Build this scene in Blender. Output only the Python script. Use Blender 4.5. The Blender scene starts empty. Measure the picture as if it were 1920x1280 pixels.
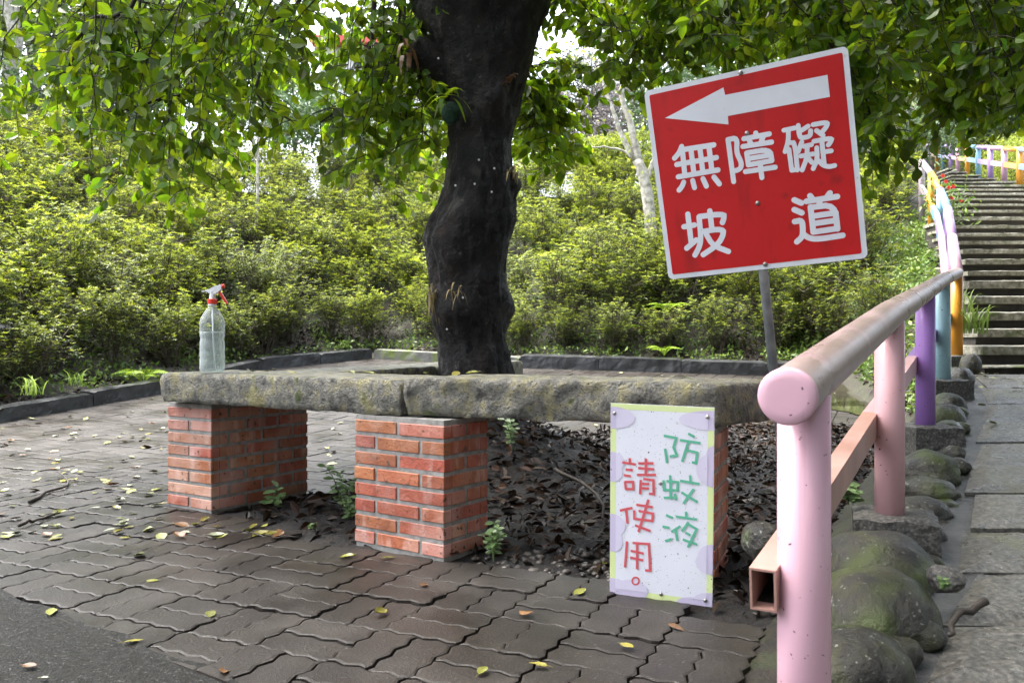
import bpy, bmesh, math, random
import numpy as np
from mathutils import Vector, noise as mnoise

# ------------------------------------------------------------------ camera, world, sun, exposure
S = bpy.context.scene
COL = S.collection
F, CX, CY, CAMZ = 1550.0, 960.0, 640.0, 0.79
cam_d = bpy.data.cameras.new('camera')
cam = bpy.data.objects.new('camera', cam_d); COL.objects.link(cam)
cam.location = (0, 0, CAMZ); cam.rotation_euler = (math.pi/2, 0, 0)
cam_d.sensor_width = 36; cam_d.lens = F/1920*36
cam_d.clip_start = 0.05; cam_d.clip_end = 2000
cam_d.dof.use_dof = True; cam_d.dof.focus_distance = 3.3; cam_d.dof.aperture_fstop = 9.0
S.camera = cam
SUN_EL, SUN_AZ = math.radians(64), math.radians(-72)      # azimuth from +Y towards +X
W = bpy.data.worlds.new('World'); S.world = W; W.use_nodes = True
nt = W.node_tree; nt.nodes.clear()
sky = nt.nodes.new('ShaderNodeTexSky'); sky.sky_type = 'NISHITA'; sky.sun_disc = False
sky.sun_elevation = SUN_EL; sky.sun_rotation = SUN_AZ; sky.dust_density = 4; sky.air_density = 1.0; sky.ozone_density = 0.6
bw = nt.nodes.new('ShaderNodeHueSaturation'); bw.inputs['Saturation'].default_value = 0.5
bgn = nt.nodes.new('ShaderNodeBackground'); bgn.inputs['Strength'].default_value = 0.15
wo = nt.nodes.new('ShaderNodeOutputWorld')
nt.links.new(sky.outputs[0], bw.inputs['Color']); nt.links.new(bw.outputs[0], bgn.inputs[0]); nt.links.new(bgn.outputs[0], wo.inputs[0])
sl = bpy.data.lights.new('sun', 'SUN'); sl.energy = 1.3; sl.angle = math.radians(40); sl.color = (1, .97, .92)
so = bpy.data.objects.new('sun', sl); COL.objects.link(so)
sd = Vector((math.sin(SUN_AZ)*math.cos(SUN_EL), math.cos(SUN_AZ)*math.cos(SUN_EL), math.sin(SUN_EL)))
so.rotation_euler = (-sd).to_track_quat('-Z', 'Y').to_euler()
S.view_settings.view_transform = 'Standard'; S.view_settings.look = 'None'
S.view_settings.exposure = 2.95; S.view_settings.gamma = 1.0
S.cycles.use_denoising = True
S.cycles.max_bounces = 8; S.cycles.diffuse_bounces = 4; S.cycles.glossy_bounces = 3
S.cycles.transmission_bounces = 6; S.cycles.transparent_max_bounces = 12
S.cycles.sample_clamp_indirect = 6.0

rng = np.random.default_rng(7); random.seed(7)

# ------------------------------------------------------------------ helpers
def P(px, py, d): return np.array([(px-CX)/F*d, d, CAMZ+(CY-py)/F*d])
def link(o): COL.objects.link(o); return o
def tag(o, label=None, cat=None, group=None, kind=None):
    if label: o['label'] = label
    if cat: o['category'] = cat
    if group: o['group'] = group
    if kind: o['kind'] = kind
    return o
def thing(name, loc, label, cat, group=None):
    o = bpy.data.objects.new(name, None); o.location = loc; o.empty_display_size = .1
    link(o); return tag(o, label, cat, group)
class MB:
    def __init__(s): s.V = []; s.Fc = []; s.n = 0
    def add(s, v, f):
        v = np.asarray(v, float); s.V.append(v)
        if s.n == 0: s.Fc.extend([tuple(int(i) for i in q) for q in f])
        else: s.Fc.extend([tuple(int(i)+s.n for i in q) for q in f])
        s.n += len(v); return s
    def mesh(s, name, mat, origin=(0, 0, 0), smooth=False):
        m = bpy.data.meshes.new(name)
        V = np.concatenate(s.V) - np.asarray(origin, float) if s.V else np.zeros((0, 3))
        m.from_pydata(V.tolist(), [], s.Fc); m.update()
        if mat is not None:
            for k in (mat if isinstance(mat, (list, tuple)) else [mat]): m.materials.append(k)
        if smooth: m.polygons.foreach_set('use_smooth', np.ones(len(m.polygons), bool))
        return m
    def build(s, name, mat, parent=None, smooth=False, label=None):
        org = tuple(parent.location) if parent is not None else (0, 0, 0)
        p = parent
        while p is not None and p.parent is not None:
            p = p.parent; org = tuple(np.add(org, p.location))
        o = link(bpy.data.objects.new(name, s.mesh(name, mat, org, smooth)))
        if parent is not None: o.parent = parent
        if label: o['label'] = label
        return o
    def box(s, c, size, rz=0, b=0.0, tilt=None):
        h = np.array(size)/2.0
        ca, sa = math.cos(rz), math.sin(rz)
        v = []; idx = {}
        for sx in (-1, 1):
            for sy in (-1, 1):
                for sz in (-1, 1):
                    for a in range(3):
                        p = np.array([sx, sy, sz])*(h - np.array([0 if a == i else b for i in range(3)]))
                        idx[(sx, sy, sz, a)] = len(v); v.append(p)
        f = []
        for a in range(3):
            o1, o2 = [i for i in range(3) if i != a]
            for sg in (-1, 1):
                q = []
                for (p1, p2) in ((-1, -1), (1, -1), (1, 1), (-1, 1)):
                    k = [0, 0, 0]; k[a] = sg; k[o1] = p1; k[o2] = p2; q.append(idx[(*k, a)])
                flip = (sg < 0) ^ (a == 1)
                f.append(q[::-1] if flip else q)
        if b > 0:
            for a in range(3):
                o1, o2 = [i for i in range(3) if i != a]
                for s1 in (-1, 1):
                    for s2 in (-1, 1):
                        k0 = [0, 0, 0]; k0[a] = -1; k0[o1] = s1; k0[o2] = s2; k1 = list(k0); k1[a] = 1
                        f.append([idx[(*k0, o1)], idx[(*k1, o1)], idx[(*k1, o2)], idx[(*k0, o2)]])
            for sx in (-1, 1):
                for sy in (-1, 1):
                    for sz in (-1, 1): f.append([idx[(sx, sy, sz, a)] for a in range(3)])
        v = np.array(v)
        if b == 0: pass
        R = np.array([[ca, -sa, 0], [sa, ca, 0], [0, 0, 1]])
        if tilt is not None: v = v@np.array(tilt).T
        return s.add(v@R.T + np.array(c), f)
    def tube(s, pts, rad, n=8, cap=True, jitter=0):
        pts = np.asarray(pts, float); k = len(pts)
        rad = np.full(k, rad) if np.isscalar(rad) else np.asarray(rad, float)
        T = np.gradient(pts, axis=0); T /= np.linalg.norm(T, axis=1)[:, None]+1e-9
        up = np.array([0, 0, 1.0]) if abs(T[0][2]) < .9 else np.array([0, 1.0, 0])
        V = []; u = np.cross(T[0], up); u /= np.linalg.norm(u)
        ang = np.linspace(0, 2*np.pi, n, endpoint=False)
        for i in range(k):
            u = u - T[i]*np.dot(u, T[i]); u /= np.linalg.norm(u)+1e-9
            w = np.cross(T[i], u)
            r = rad[i]*(1+(rng.random(n)-.5)*jitter)
            V.append(pts[i]+(np.cos(ang)*r)[:, None]*u+(np.sin(ang)*r)[:, None]*w)
        f = [(i*n+j, i*n+(j+1) % n, (i+1)*n+(j+1) % n, (i+1)*n+j) for i in range(k-1) for j in range(n)]
        if cap: f += [tuple(range(n))[::-1], tuple(range((k-1)*n, k*n))]
        return s.add(np.concatenate(V), f)
    def lathe(s, prof, c, n=20, axis=None, sq=0):
        prof = np.asarray(prof, float); ang = np.linspace(0, 2*np.pi, n, endpoint=False)
        V = []
        for r, z in prof:
            rr = r*np.ones(n)
            if sq: rr = r*(1+sq*(1/np.maximum(abs(np.cos(ang)), abs(np.sin(ang)))-1))
            V.append(np.stack([rr*np.cos(ang), rr*np.sin(ang), np.full(n, z)], 1))
        V = np.concatenate(V)
        if axis is not None:
            q = Vector((0, 0, 1)).rotation_difference(Vector(axis)).to_matrix(); V = V@np.array(q).T
        k = len(prof)
        f = [(i*n+j, i*n+(j+1) % n, (i+1)*n+(j+1) % n, (i+1)*n+j) for i in range(k-1) for j in range(n)]
        f += [tuple(range(n))[::-1], tuple(range((k-1)*n, k*n))]
        return s.add(V+np.asarray(c), f)
    def blob(s, c, r, rz=0, amp=.08, fr=2.0, sub=4, seed=0, pw=1.0):
        bm = bmesh.new(); bmesh.ops.create_icosphere(bm, subdivisions=sub, radius=1)
        v = np.array([x.co[:] for x in bm.verts]); f = [[x.index for x in q.verts] for q in bm.faces]; bm.free()
        if pw != 1.0: v = np.sign(v)*abs(v)**pw
        d = np.array([mnoise.noise(Vector(p*fr+seed*7.3)) + .4*mnoise.noise(Vector(p*fr*2.7+seed*3.1)) for p in v])
        v = v*(1+amp*d)[:, None]*np.asarray(r)
        ca, sa = math.cos(rz), math.sin(rz)
        return s.add(v@np.array([[ca, -sa, 0], [sa, ca, 0], [0, 0, 1]]).T+np.asarray(c), f)
    def gridbox(s, corners, z0, z1, res, disp):
        # corners: 4 XY points counter-clockwise (front-left, front-right, back-right, back-left)
        c = np.asarray(corners, float)
        nx = max(2, int(np.linalg.norm(c[1]-c[0])/res)); ny = max(2, int(np.linalg.norm(c[3]-c[0])/res)); nz = max(2, int((z1-z0)/res))
        idx = {}; v = []
        def vid(i, j, k):
            if (i, j, k) not in idx:
                u, w, t = i/nx, j/ny, k/nz
                xy = (c[0]*(1-u)+c[1]*u)*(1-w)+(c[3]*(1-u)+c[2]*u)*w
                p = np.array([xy[0], xy[1], z0+(z1-z0)*t])
                idx[(i, j, k)] = len(v); v.append(disp(p, u, w, t))
            return idx[(i, j, k)]
        f = []
        for i in range(nx):
            for k in range(nz):
                f.append((vid(i, 0, k), vid(i+1, 0, k), vid(i+1, 0, k+1), vid(i, 0, k+1)))
                f.append((vid(i, ny, k), vid(i, ny, k+1), vid(i+1, ny, k+1), vid(i+1, ny, k)))
            for j in range(ny):
                f.append((vid(i, j, nz), vid(i+1, j, nz), vid(i+1, j+1, nz), vid(i, j+1, nz)))
                f.append((vid(i, j, 0), vid(i, j+1, 0), vid(i+1, j+1, 0), vid(i+1, j, 0)))
        for j in range(ny):
            for k in range(nz):
                f.append((vid(0, j, k), vid(0, j, k+1), vid(0, j+1, k+1), vid(0, j+1, k)))
                f.append((vid(nx, j, k), vid(nx, j+1, k), vid(nx, j+1, k+1), vid(nx, j, k+1)))
        return s.add(v, f)
    def prism(s, poly, h, frame):
        # polygon (u,v) extruded by h along frame normal; frame(u,v,w)->xyz
        n = len(poly)
        v = [frame(u, w, h) for u, w in poly]+[frame(u, w, 0) for u, w in poly]
        f = [tuple(range(n)), tuple(range(2*n-1, n-1, -1))]+[(i, i+n, (i+1) % n+n, (i+1) % n) for i in range(n)]
        return s.add(v, f)

def unit(a): a = np.asarray(a, float); return a/(np.linalg.norm(a, axis=-1, keepdims=True)+1e-9)
OUT = np.array([[0, 0], [.28, .36], [.5, .46], [.74, .33], [1, 0], [.74, -.33], [.5, -.46], [.28, -.36]])
NARROW = np.array([[0, 0], [.3, .3], [.55, .4], [.8, .26], [1, 0], [.8, -.26], [.55, -.4], [.3, -.3]])
QUICK = np.array([[0, 0], [.5, .45], [1, 0], [.5, -.45]])
def leaves(mb, pos, dirs, nrm, ln, wd, fold=.25, curl=.15, out=OUT):
    """many leaf blades: base position, pointing direction, face normal, length, width"""
    pos = np.asarray(pos, float); N = len(pos)
    if N == 0: return mb
    d = unit(dirs); nn = np.asarray(nrm, float); nn = unit(nn - d*np.sum(nn*d, 1)[:, None]); sd_ = np.cross(nn, d)
    ln = np.broadcast_to(ln, N).astype(float); wd = np.broadcast_to(wd, N).astype(float)
    K = len(out); V = np.zeros((N, K, 3))
    for k, (a, b) in enumerate(out):
        V[:, k] = pos + d*(ln*a)[:, None] + sd_*(wd*b)[:, None] + nn*((abs(b)*wd*fold) - curl*ln*a*a)[:, None]
    h = K//2
    f1 = np.arange(0, h+1); f2 = np.array([0]+list(range(h, K)))
    base = (np.arange(N)*K)[:, None]
    F1 = (base+f1).tolist(); F2 = (base+f2).tolist()
    return mb.add(V.reshape(-1, 3), F1+F2)
def rdir(n, z=0.0, s=1.0):
    v = rng.normal(size=(n, 3))*s; v[:, 2] += z; return unit(v)
def nz(p, sc=1.0, oct_=3):
    return mnoise.fractal(Vector(p)*sc, 1.0, 2.0, oct_)
def sstep(a, b, x): t = np.clip((x-a)/(b-a), 0, 1); return t*t*(3-2*t)
def bez(a, b, c, n=8):
    t = np.linspace(0, 1, n)[:, None]; a, b, c = map(np.asarray, (a, b, c)); return a*(1-t)**2+2*b*t*(1-t)+c*t*t

# ------------------------------------------------------------------ materials
def pm(name, ramp, scale=6, detail=6, rough=.6, rough2=None, bump=0, bscale=None, island=0.0, obj=0.0, trans=0.0, tcol=None,
       spec=.5, dist=0.3, specks=None, stain=None, metal=0, hue=0.0, bdist=.01):
    m = bpy.data.materials.new(name); m.use_nodes = True
    t = m.node_tree; N = t.nodes; L = t.links; b = N['Principled BSDF']; out = N['Material Output']
    tc = N.new('ShaderNodeTexCoord')
    n1 = N.new('ShaderNodeTexNoise'); n1.inputs['Scale'].default_value = scale; n1.inputs['Detail'].default_value = detail
    n1.inputs['Distortion'].default_value = dist; L.new(tc.outputs['Object'], n1.inputs['Vector'])
    cr = N.new('ShaderNodeValToRGB'); L.new(n1.outputs['Fac'], cr.inputs[0])
    while len(cr.color_ramp.elements) < len(ramp): cr.color_ramp.elements.new(.5)
    for e, (p, c) in zip(cr.color_ramp.elements, ramp): e.position = p; e.color = (*c, 1)
    col = cr.outputs[0]
    if specks:                                          # (scale, threshold, colour) dirt flecks
        for sc, th, c, w in specks:
            v = N.new('ShaderNodeTexNoise'); v.inputs['Scale'].default_value = sc; v.inputs['Detail'].default_value = 2
            L.new(tc.outputs['Object'], v.inputs['Vector'])
            mr = N.new('ShaderNodeMapRange'); mr.inputs[1].default_value = th; mr.inputs[2].default_value = th+w
            L.new(v.outputs['Fac'], mr.inputs[0])
            mx = N.new('ShaderNodeMix'); mx.data_type = 'RGBA'; L.new(mr.outputs[0], mx.inputs[0]); L.new(col, mx.inputs[6])
            mx.inputs[7].default_value = (*c, 1); col = mx.outputs[2]
    if stain:                                           # (axis scale xyz, lo, hi, colour): streaks
        sxyz, lo, hi, c = stain
        mp = N.new('ShaderNodeMapping'); mp.inputs['Scale'].default_value = sxyz; L.new(tc.outputs['Object'], mp.inputs[0])
        v = N.new('ShaderNodeTexNoise'); v.inputs['Scale'].default_value = 1; v.inputs['Detail'].default_value = 5
        L.new(mp.outputs[0], v.inputs['Vector'])
        mr = N.new('ShaderNodeMapRange'); mr.inputs[1].default_value = lo; mr.inputs[2].default_value = hi
        L.new(v.outputs['Fac'], mr.inputs[0])
        mx = N.new('ShaderNodeMix'); mx.data_type = 'RGBA'; L.new(mr.outputs[0], mx.inputs[0]); L.new(col, mx.inputs[6])
        mx.inputs[7].default_value = (*c, 1); col = mx.outputs[2]
    if island or obj or hue:
        hs = N.new('ShaderNodeHueSaturation'); L.new(col, hs.inputs['Color'])
        if island or hue:
            g = N.new('ShaderNodeNewGeometry'); src = g.outputs['Random Per Island']
            mr = N.new('ShaderNodeMapRange'); mr.inputs[3].default_value = 1-island; mr.inputs[4].default_value = 1+island
            L.new(src, mr.inputs[0]); val = mr.outputs[0]
            if hue:
                wn = N.new('ShaderNodeTexWhiteNoise'); wn.noise_dimensions = '1D'; L.new(src, wn.inputs['W'])
                m2 = N.new('ShaderNodeMapRange'); m2.inputs[3].default_value = .5-hue; m2.inputs[4].default_value = .5+hue
                L.new(wn.outputs[0], m2.inputs[0]); L.new(m2.outputs[0], hs.inputs['Hue'])
        else: val = None
        if obj:
            oi = N.new('ShaderNodeObjectInfo'); m3 = N.new('ShaderNodeMapRange'); m3.inputs[3].default_value = 1-obj; m3.inputs[4].default_value = 1+obj
            L.new(oi.outputs['Random'], m3.inputs[0])
            if val is not None:
                mm = N.new('ShaderNodeMath'); mm.operation = 'MULTIPLY'; L.new(val, mm.inputs[0]); L.new(m3.outputs[0], mm.inputs[1]); val = mm.outputs[0]
            else: val = m3.outputs[0]
        if val is not None: L.new(val, hs.inputs['Value'])
        col = hs.outputs[0]
    L.new(col, b.inputs['Base Color']); b.inputs['Specular IOR Level'].default_value = spec; b.inputs['Metallic'].default_value = metal
    if rough2 is not None:
        n2 = N.new('ShaderNodeTexNoise'); n2.inputs['Scale'].default_value = scale*.35+.7; n2.inputs['Detail'].default_value = 4
        L.new(tc.outputs['Object'], n2.inputs['Vector'])
        mr = N.new('ShaderNodeMapRange'); mr.inputs[1].default_value = .35; mr.inputs[2].default_value = .65
        mr.inputs[3].default_value = rough; mr.inputs[4].default_value = rough2
        L.new(n2.outputs['Fac'], mr.inputs[0]); L.new(mr.outputs[0], b.inputs['Roughness'])
    else: b.inputs['Roughness'].default_value = rough
    if bump:
        n3 = N.new('ShaderNodeTexNoise'); n3.inputs['Scale'].default_value = bscale or scale*3; n3.inputs['Detail'].default_value = 8
        n3.inputs['Roughness'].default_value = .65; L.new(tc.outputs['Object'], n3.inputs['Vector'])
        bp = N.new('ShaderNodeBump'); bp.inputs['Strength'].default_value = bump; bp.inputs['Distance'].default_value = bdist
        L.new(n3.outputs['Fac'], bp.inputs['Height']); L.new(bp.outputs[0], b.inputs['Normal'])
    if trans:
        tr = N.new('ShaderNodeBsdfTranslucent')
        if tcol is not None:
            mt = N.new('ShaderNodeMix'); mt.data_type = 'RGBA'; mt.blend_type = 'MULTIPLY'; mt.inputs[0].default_value = 1
            L.new(col, mt.inputs[6]); mt.inputs[7].default_value = (*tcol, 1); L.new(mt.outputs[2], tr.inputs[0])
        else: L.new(col, tr.inputs[0])
        ms = N.new('ShaderNodeMixShader'); ms.inputs[0].default_value = trans
        L.new(b.outputs[0], ms.inputs[1]); L.new(tr.outputs[0], ms.inputs[2]); L.new(ms.outputs[0], out.inputs[0])
    return m

m_paver = pm('paver', [(.25, (.016, .013, .0105)), (.5, (.027, .0225, .0185)), (.75, (.045, .039, .033))], 5, 8, .28, .55, .7, 110, island=.2, bdist=.004, spec=.36, specks=[(120, .66, (.10, .092, .085), .06)])
m_asph = pm('asphalt', [(.3, (.013, .0125, .011)), (.55, (.027, .026, .022)), (.8, (.055, .052, .046))], 60, 8, .42, .7, 1, 160, bdist=.02, spec=.25,
            specks=[(110, .62, (.12, .115, .105), .05), (60, .66, (.010, .010, .009), .06)])
m_soil = pm('soil', [(.3, (.004, .003, .002)), (.55, (.008, .0055, .0035)), (.8, (.018, .012, .007))], 14, 8, .6, .85, 1, 60, bdist=.02)
m_forest = pm('forest_floor', [(.3, (.010, .008, .005)), (.48, (.026, .019, .011)), (.6, (.026, .035, .010)), (.75, (.05, .04, .02))], 9, 8, .7, None, 1, 40, bdist=.03)
m_brick = pm('brick', [(.25, (.23, .062, .026)), (.5, (.35, .10, .045)), (.78, (.43, .16, .085))], 12, 8, .5, .8, .8, 60, island=.17, bdist=.006, hue=.012,
             specks=[(4.5, .47, (.46, .25, .19), .22), (45, .64, (.10, .05, .03), .06)],
             stain=((16, 16, 5), .56, .76, (.54, .33, .27)))
m_mortar = pm('mortar', [(.3, (.17, .165, .15)), (.7, (.32, .31, .29))], 30, 6, .8, None, .8, 80, bdist=.005)
m_slab = pm('weathered_stone', [(.30, (.055, .052, .042)), (.42, (.16, .155, .13)), (.52, (.25, .24, .20)), (.62, (.30, .27, .15)), (.75, (.50, .48, .43))], 22, 12, .4, .75, 1, 85, bdist=.03,
            specks=[(11, .62, (.08, .11, .025), .06), (150, .62, (.04, .038, .03), .05)], stain=((14, 14, 5), .56, .68, (.32, .29, .13)))
m_slabtop = m_slab
m_kerb = pm('black_wet_kerb', [(.3, (.016, .017, .018)), (.6, (.035, .036, .038)), (.8, (.07, .072, .07))], 7, 8, .22, .5, .6, 40, bdist=.006)
m_kerbg = pm('mossy_kerb', [(.3, (.05, .05, .045)), (.5, (.10, .10, .09)), (.66, (.09, .12, .02)), (.8, (.16, .2, .04))], 5, 8, .4, .7, .6, 40)
m_bark = pm('dark_bark', [(.3, (.003, .0026, .0024)), (.5, (.007, .0055, .005)), (.66, (.013, .009, .007)), (.78, (.026, .020, .016))], 9, 9, .45, .8, 1, 34, bdist=.025, spec=.35,
            specks=[(6, .60, (.034, .030, .026), .10), (30, .66, (.05, .046, .04), .06)], stain=((8, 8, 2.2), .58, .74, (.034, .022, .017)))
m_twig = pm('twig_bark', [(.3, (.016, .012, .009)), (.7, (.04, .03, .022))], 20, 4, .7)
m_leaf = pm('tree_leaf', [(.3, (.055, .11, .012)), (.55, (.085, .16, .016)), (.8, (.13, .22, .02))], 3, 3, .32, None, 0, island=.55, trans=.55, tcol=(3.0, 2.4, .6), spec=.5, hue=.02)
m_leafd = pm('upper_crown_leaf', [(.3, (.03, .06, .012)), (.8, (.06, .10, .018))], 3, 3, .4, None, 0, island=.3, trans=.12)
m_azn = pm('azalea_new_leaf', [(.3, (.16, .205, .035)), (.55, (.235, .28, .05)), (.8, (.32, .355, .07))], 2, 3, .4, None, 0, island=.25, trans=.42, tcol=(1.4, 1.35, .55), obj=.18, hue=.015)
m_azo = pm('azalea_old_leaf', [(.3, (.065, .10, .026)), (.55, (.11, .155, .04)), (.8, (.17, .215, .06))], 2, 3, .4, None, 0, island=.35, trans=.3, obj=.2, hue=.02)
m_stem = pm('azalea_stem', [(.3, (.035, .026, .018)), (.7, (.10, .08, .055))], 20, 4, .8)
m_pale = pm('pale_bark', [(.3, (.13, .12, .09)), (.5, (.30, .28, .23)), (.7, (.45, .43, .37))], 14, 7, .8, None, .5, 40)
m_greybark = pm('grey_bark', [(.3, (.06, .055, .045)), (.7, (.17, .155, .13))], 10, 6, .85, None, .6, 30)
m_bgl = [pm('far_leaf_a', [(.3, (.09, .15, .035)), (.8, (.20, .28, .075))], 1.5, 3, .5, None, 0, island=.35, trans=.4, tcol=(1.4, 1.3, .6), obj=.2),  # background leaf colours lightened to stand in for haze
         pm('far_leaf_b', [(.3, (.05, .09, .035)), (.8, (.10, .16, .06))], 1.5, 3, .5, None, 0, island=.35, trans=.3, obj=.2),
         pm('far_leaf_c', [(.3, (.20, .27, .05)), (.8, (.36, .42, .09))], 1.5, 3, .5, None, 0, island=.3, trans=.45, tcol=(1.3, 1.2, .6), obj=.2)]
m_purple = pm('purplish_twiggy_leaf', [(.3, (.14, .12, .12)), (.8, (.30, .27, .27))], 2, 3, .6, None, 0, island=.35, trans=.25)
m_fern = pm('fern', [(.3, (.16, .28, .02)), (.8, (.30, .42, .04))], 5, 3, .45, None, 0, island=.2, trans=.45, tcol=(1.3, 1.2, .5))
m_weed = pm('weed_leaf', [(.3, (.12, .20, .07)), (.8, (.26, .36, .16))], 8, 3, .28, None, 0, island=.25, trans=.35)
m_ground = pm('ground_cover_leaf', [(.3, (.07, .13, .02)), (.8, (.18, .26, .04))], 2, 3, .45, None, 0, island=.4, trans=.35, hue=.02)
m_grass = pm('grass_blade', [(.3, (.13, .22, .03)), (.8, (.26, .34, .07))], 4, 3, .5, None, 0, island=.3, trans=.4)
m_boulder = pm('mossy_boulder', [(.3, (.010, .0092, .007)), (.48, (.023, .021, .014)), (.6, (.036, .037, .013)), (.78, (.07, .067, .044))], 11, 12, .25, .6, 1, 50, bdist=.012,
               specks=[(70, .66, (.20, .21, .17), .06), (26, .70, (.15, .16, .12), .05), (5, .52, (.050, .068, .010), .14)])
m_block = pm('washed_pebble_block', [(.35, (.025, .024, .022)), (.55, (.075, .07, .062)), (.7, (.17, .16, .14)), (.85, (.3, .29, .27))], 95, 3, .45, .7, .8, 120, bdist=.006)
m_granite = pm('granite_flag', [(.3, (.035, .033, .027)), (.5, (.09, .085, .072)), (.75, (.19, .18, .155))], 70, 5, .22, .5, .7, 60, bdist=.006, island=.12, specks=[(3, .58, (.10, .10, .06), .12)])
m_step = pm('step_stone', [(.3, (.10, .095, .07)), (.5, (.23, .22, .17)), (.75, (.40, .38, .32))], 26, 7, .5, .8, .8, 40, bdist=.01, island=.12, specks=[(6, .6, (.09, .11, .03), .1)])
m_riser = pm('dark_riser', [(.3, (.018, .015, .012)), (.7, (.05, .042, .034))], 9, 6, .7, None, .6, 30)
m_edging = pm('wet_slate_edging', [(.3, (.035, .034, .032)), (.55, (.075, .075, .073)), (.75, (.12, .12, .118))], 6, 8, .2, .45, .9, 40, bdist=.012)
def paint(name, c, worn=None):
    c = np.array(c)
    return pm(name, [(.3, tuple(c*.90)), (.7, tuple(c))], 4, 5, .30, .45, .06, 160, specks=[(90, .715, (.05, .03, .02), .02), (34, .745, (.10, .06, .05), .02)] + ([worn] if worn else []), spec=.45, stain=((34, 34, 1.6), .60, .82, tuple(c*.70)))
C_PINK, C_PURP, C_BLUE, C_ORNG = (.70, .42, .50), (.33, .17, .50), (.34, .55, .62), (.72, .30, .03)
m_pink = paint('pink_paint', C_PINK)
m_pink2 = paint('salmon_pink_paint', (.64, .37, .39))
m_purple_p = paint('purple_paint', C_PURP); m_blue_p = paint('pale_blue_paint', C_BLUE); m_orange_p = paint('orange_paint', C_ORNG)
m_lilac_p = paint('lilac_paint', (.27, .18, .37)); m_lpink_p = paint('pale_pink_paint', (.40, .245, .32)); m_grey_p = paint('grey_pink_paint', (.28, .23, .25)); m_sky_p = paint('sky_blue_paint', (.15, .30, .40)); m_amber_p = paint('amber_paint', (.55, .24, .025))
m_worn = pm('worn_brown_pink_paint', [(.3, (.27, .20, .175)), (.55, (.37, .28, .255)), (.75, (.50, .37, .36))], 5, 8, .22, .42, .12, 120, spec=.5,
            stain=((7, 7, 7), .58, .74, (.52, .36, .37)))
m_wornbar = pm('worn_salmon_bar_paint', [(.3, (.34, .19, .15)), (.7, (.47, .28, .235))], 6, 7, .35, .55, .1, 120)
m_inside = pm('tube_inside', [(.3, (.22, .25, .27)), (.7, (.34, .37, .39))], 14, 4, .5)
m_red = pm('sign_red', [(.3, (.47, .010, .012)), (.7, (.55, .014, .016))], 3, 4, .34, None, 0, specks=[(9, .66, (.30, .012, .014), .12), (55, .70, (.34, .03, .03), .05)], stain=((11, 11, .9), .56, .74, (.36, .012, .014)), spec=.4)
m_white = pm('sign_white', [(.3, (.66, .68, .74)), (.7, (.74, .76, .82))], 6, 5, .4, None, 0, specks=[(40, .72, (.45, .45, .46), .06)])
m_steel = pm('galvanised_steel', [(.3, (.24, .26, .27)), (.7, (.42, .44, .45))], 16, 5, .4, .6, .1, 60, metal=.5)
m_screw = pm('screw_metal', [(.3, (.25, .24, .22)), (.7, (.5, .48, .45))], 40, 3, .35, metal=.8)
m_bwhite = pm('board_white', [(.3, (.72, .73, .80)), (.7, (.78, .79, .86))], 5, 3, .35, None, 0, specks=[(85, .715, (.10, .085, .07), .02), (210, .69, (.22, .2, .2), .03)])
m_lilac = pm('board_lilac', [(.3, (.56, .50, .66)), (.7, (.60, .54, .70))], 5, 3, .35, None, 0, specks=[(95, .73, (.12, .1, .1), .02)])
m_lilac2 = pm('board_pale_lilac', [(.3, (.64, .60, .74)), (.7, (.68, .64, .78))], 5, 3, .35, None, 0, specks=[(95, .73, (.12, .1, .1), .02)])
m_lime = pm('board_lime', [(.3, (.66, .76, .34)), (.7, (.70, .80, .40))], 5, 3, .35, None, 0, specks=[(95, .73, (.12, .1, .1), .02)])
m_green_t = pm('board_green_ink', [(.3, (.10, .42, .27)), (.7, (.13, .48, .32))], 9, 3, .4)
m_red_t = pm('board_red_ink', [(.3, (.58, .085, .10)), (.7, (.66, .12, .14))], 9, 3, .4)
m_pwhite = pm('white_plastic', [(.3, (.72, .73, .74)), (.7, (.8, .81, .82))], 9, 3, .35)
m_pred = pm('red_plastic', [(.3, (.66, .035, .02)), (.7, (.74, .05, .03))], 9, 3, .3)
def clear(name, fac, col, rough):
    m = bpy.data.materials.new(name); m.use_nodes = True; N = m.node_tree.nodes; L = m.node_tree.links
    b = N['Principled BSDF']; b.inputs['Base Color'].default_value = (*col, 1); b.inputs['Roughness'].default_value = rough
    t = N.new('ShaderNodeBsdfTransparent'); t.inputs[0].default_value = (.93, .96, .95, 1)
    tc = N.new('ShaderNodeTexCoord'); n = N.new('ShaderNodeTexNoise'); n.inputs['Scale'].default_value = 35; L.new(tc.outputs['Object'], n.inputs['Vector'])
    lw = N.new('ShaderNodeLayerWeight'); lw.inputs[0].default_value = .35
    mr = N.new('ShaderNodeMapRange'); mr.inputs[3].default_value = fac; mr.inputs[4].default_value = min(1, fac+.5); L.new(lw.outputs['Facing'], mr.inputs[0])
    bp = N.new('ShaderNodeBump'); bp.inputs['Strength'].default_value = .2; bp.inputs['Distance'].default_value = .004; L.new(n.outputs[0], bp.inputs['Height']); L.new(bp.outputs[0], b.inputs['Normal'])
    ms = N.new('ShaderNodeMixShader'); L.new(mr.outputs[0], ms.inputs[0]); L.new(t.outputs[0], ms.inputs[1]); L.new(b.outputs[0], ms.inputs[2]); L.new(ms.outputs[0], N['Material Output'].inputs[0])
    return m
m_pet = clear('clear_plastic', .12, (.80, .84, .84), .12)
m_liquid = clear('clear_liquid', .22, (.72, .76, .74), .2)
m_water = pm('puddle_water', [(.3, (.030, .028, .018)), (.7, (.055, .050, .03))], 2, 3, .04, None, .05, 12, spec=.8)
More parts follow.
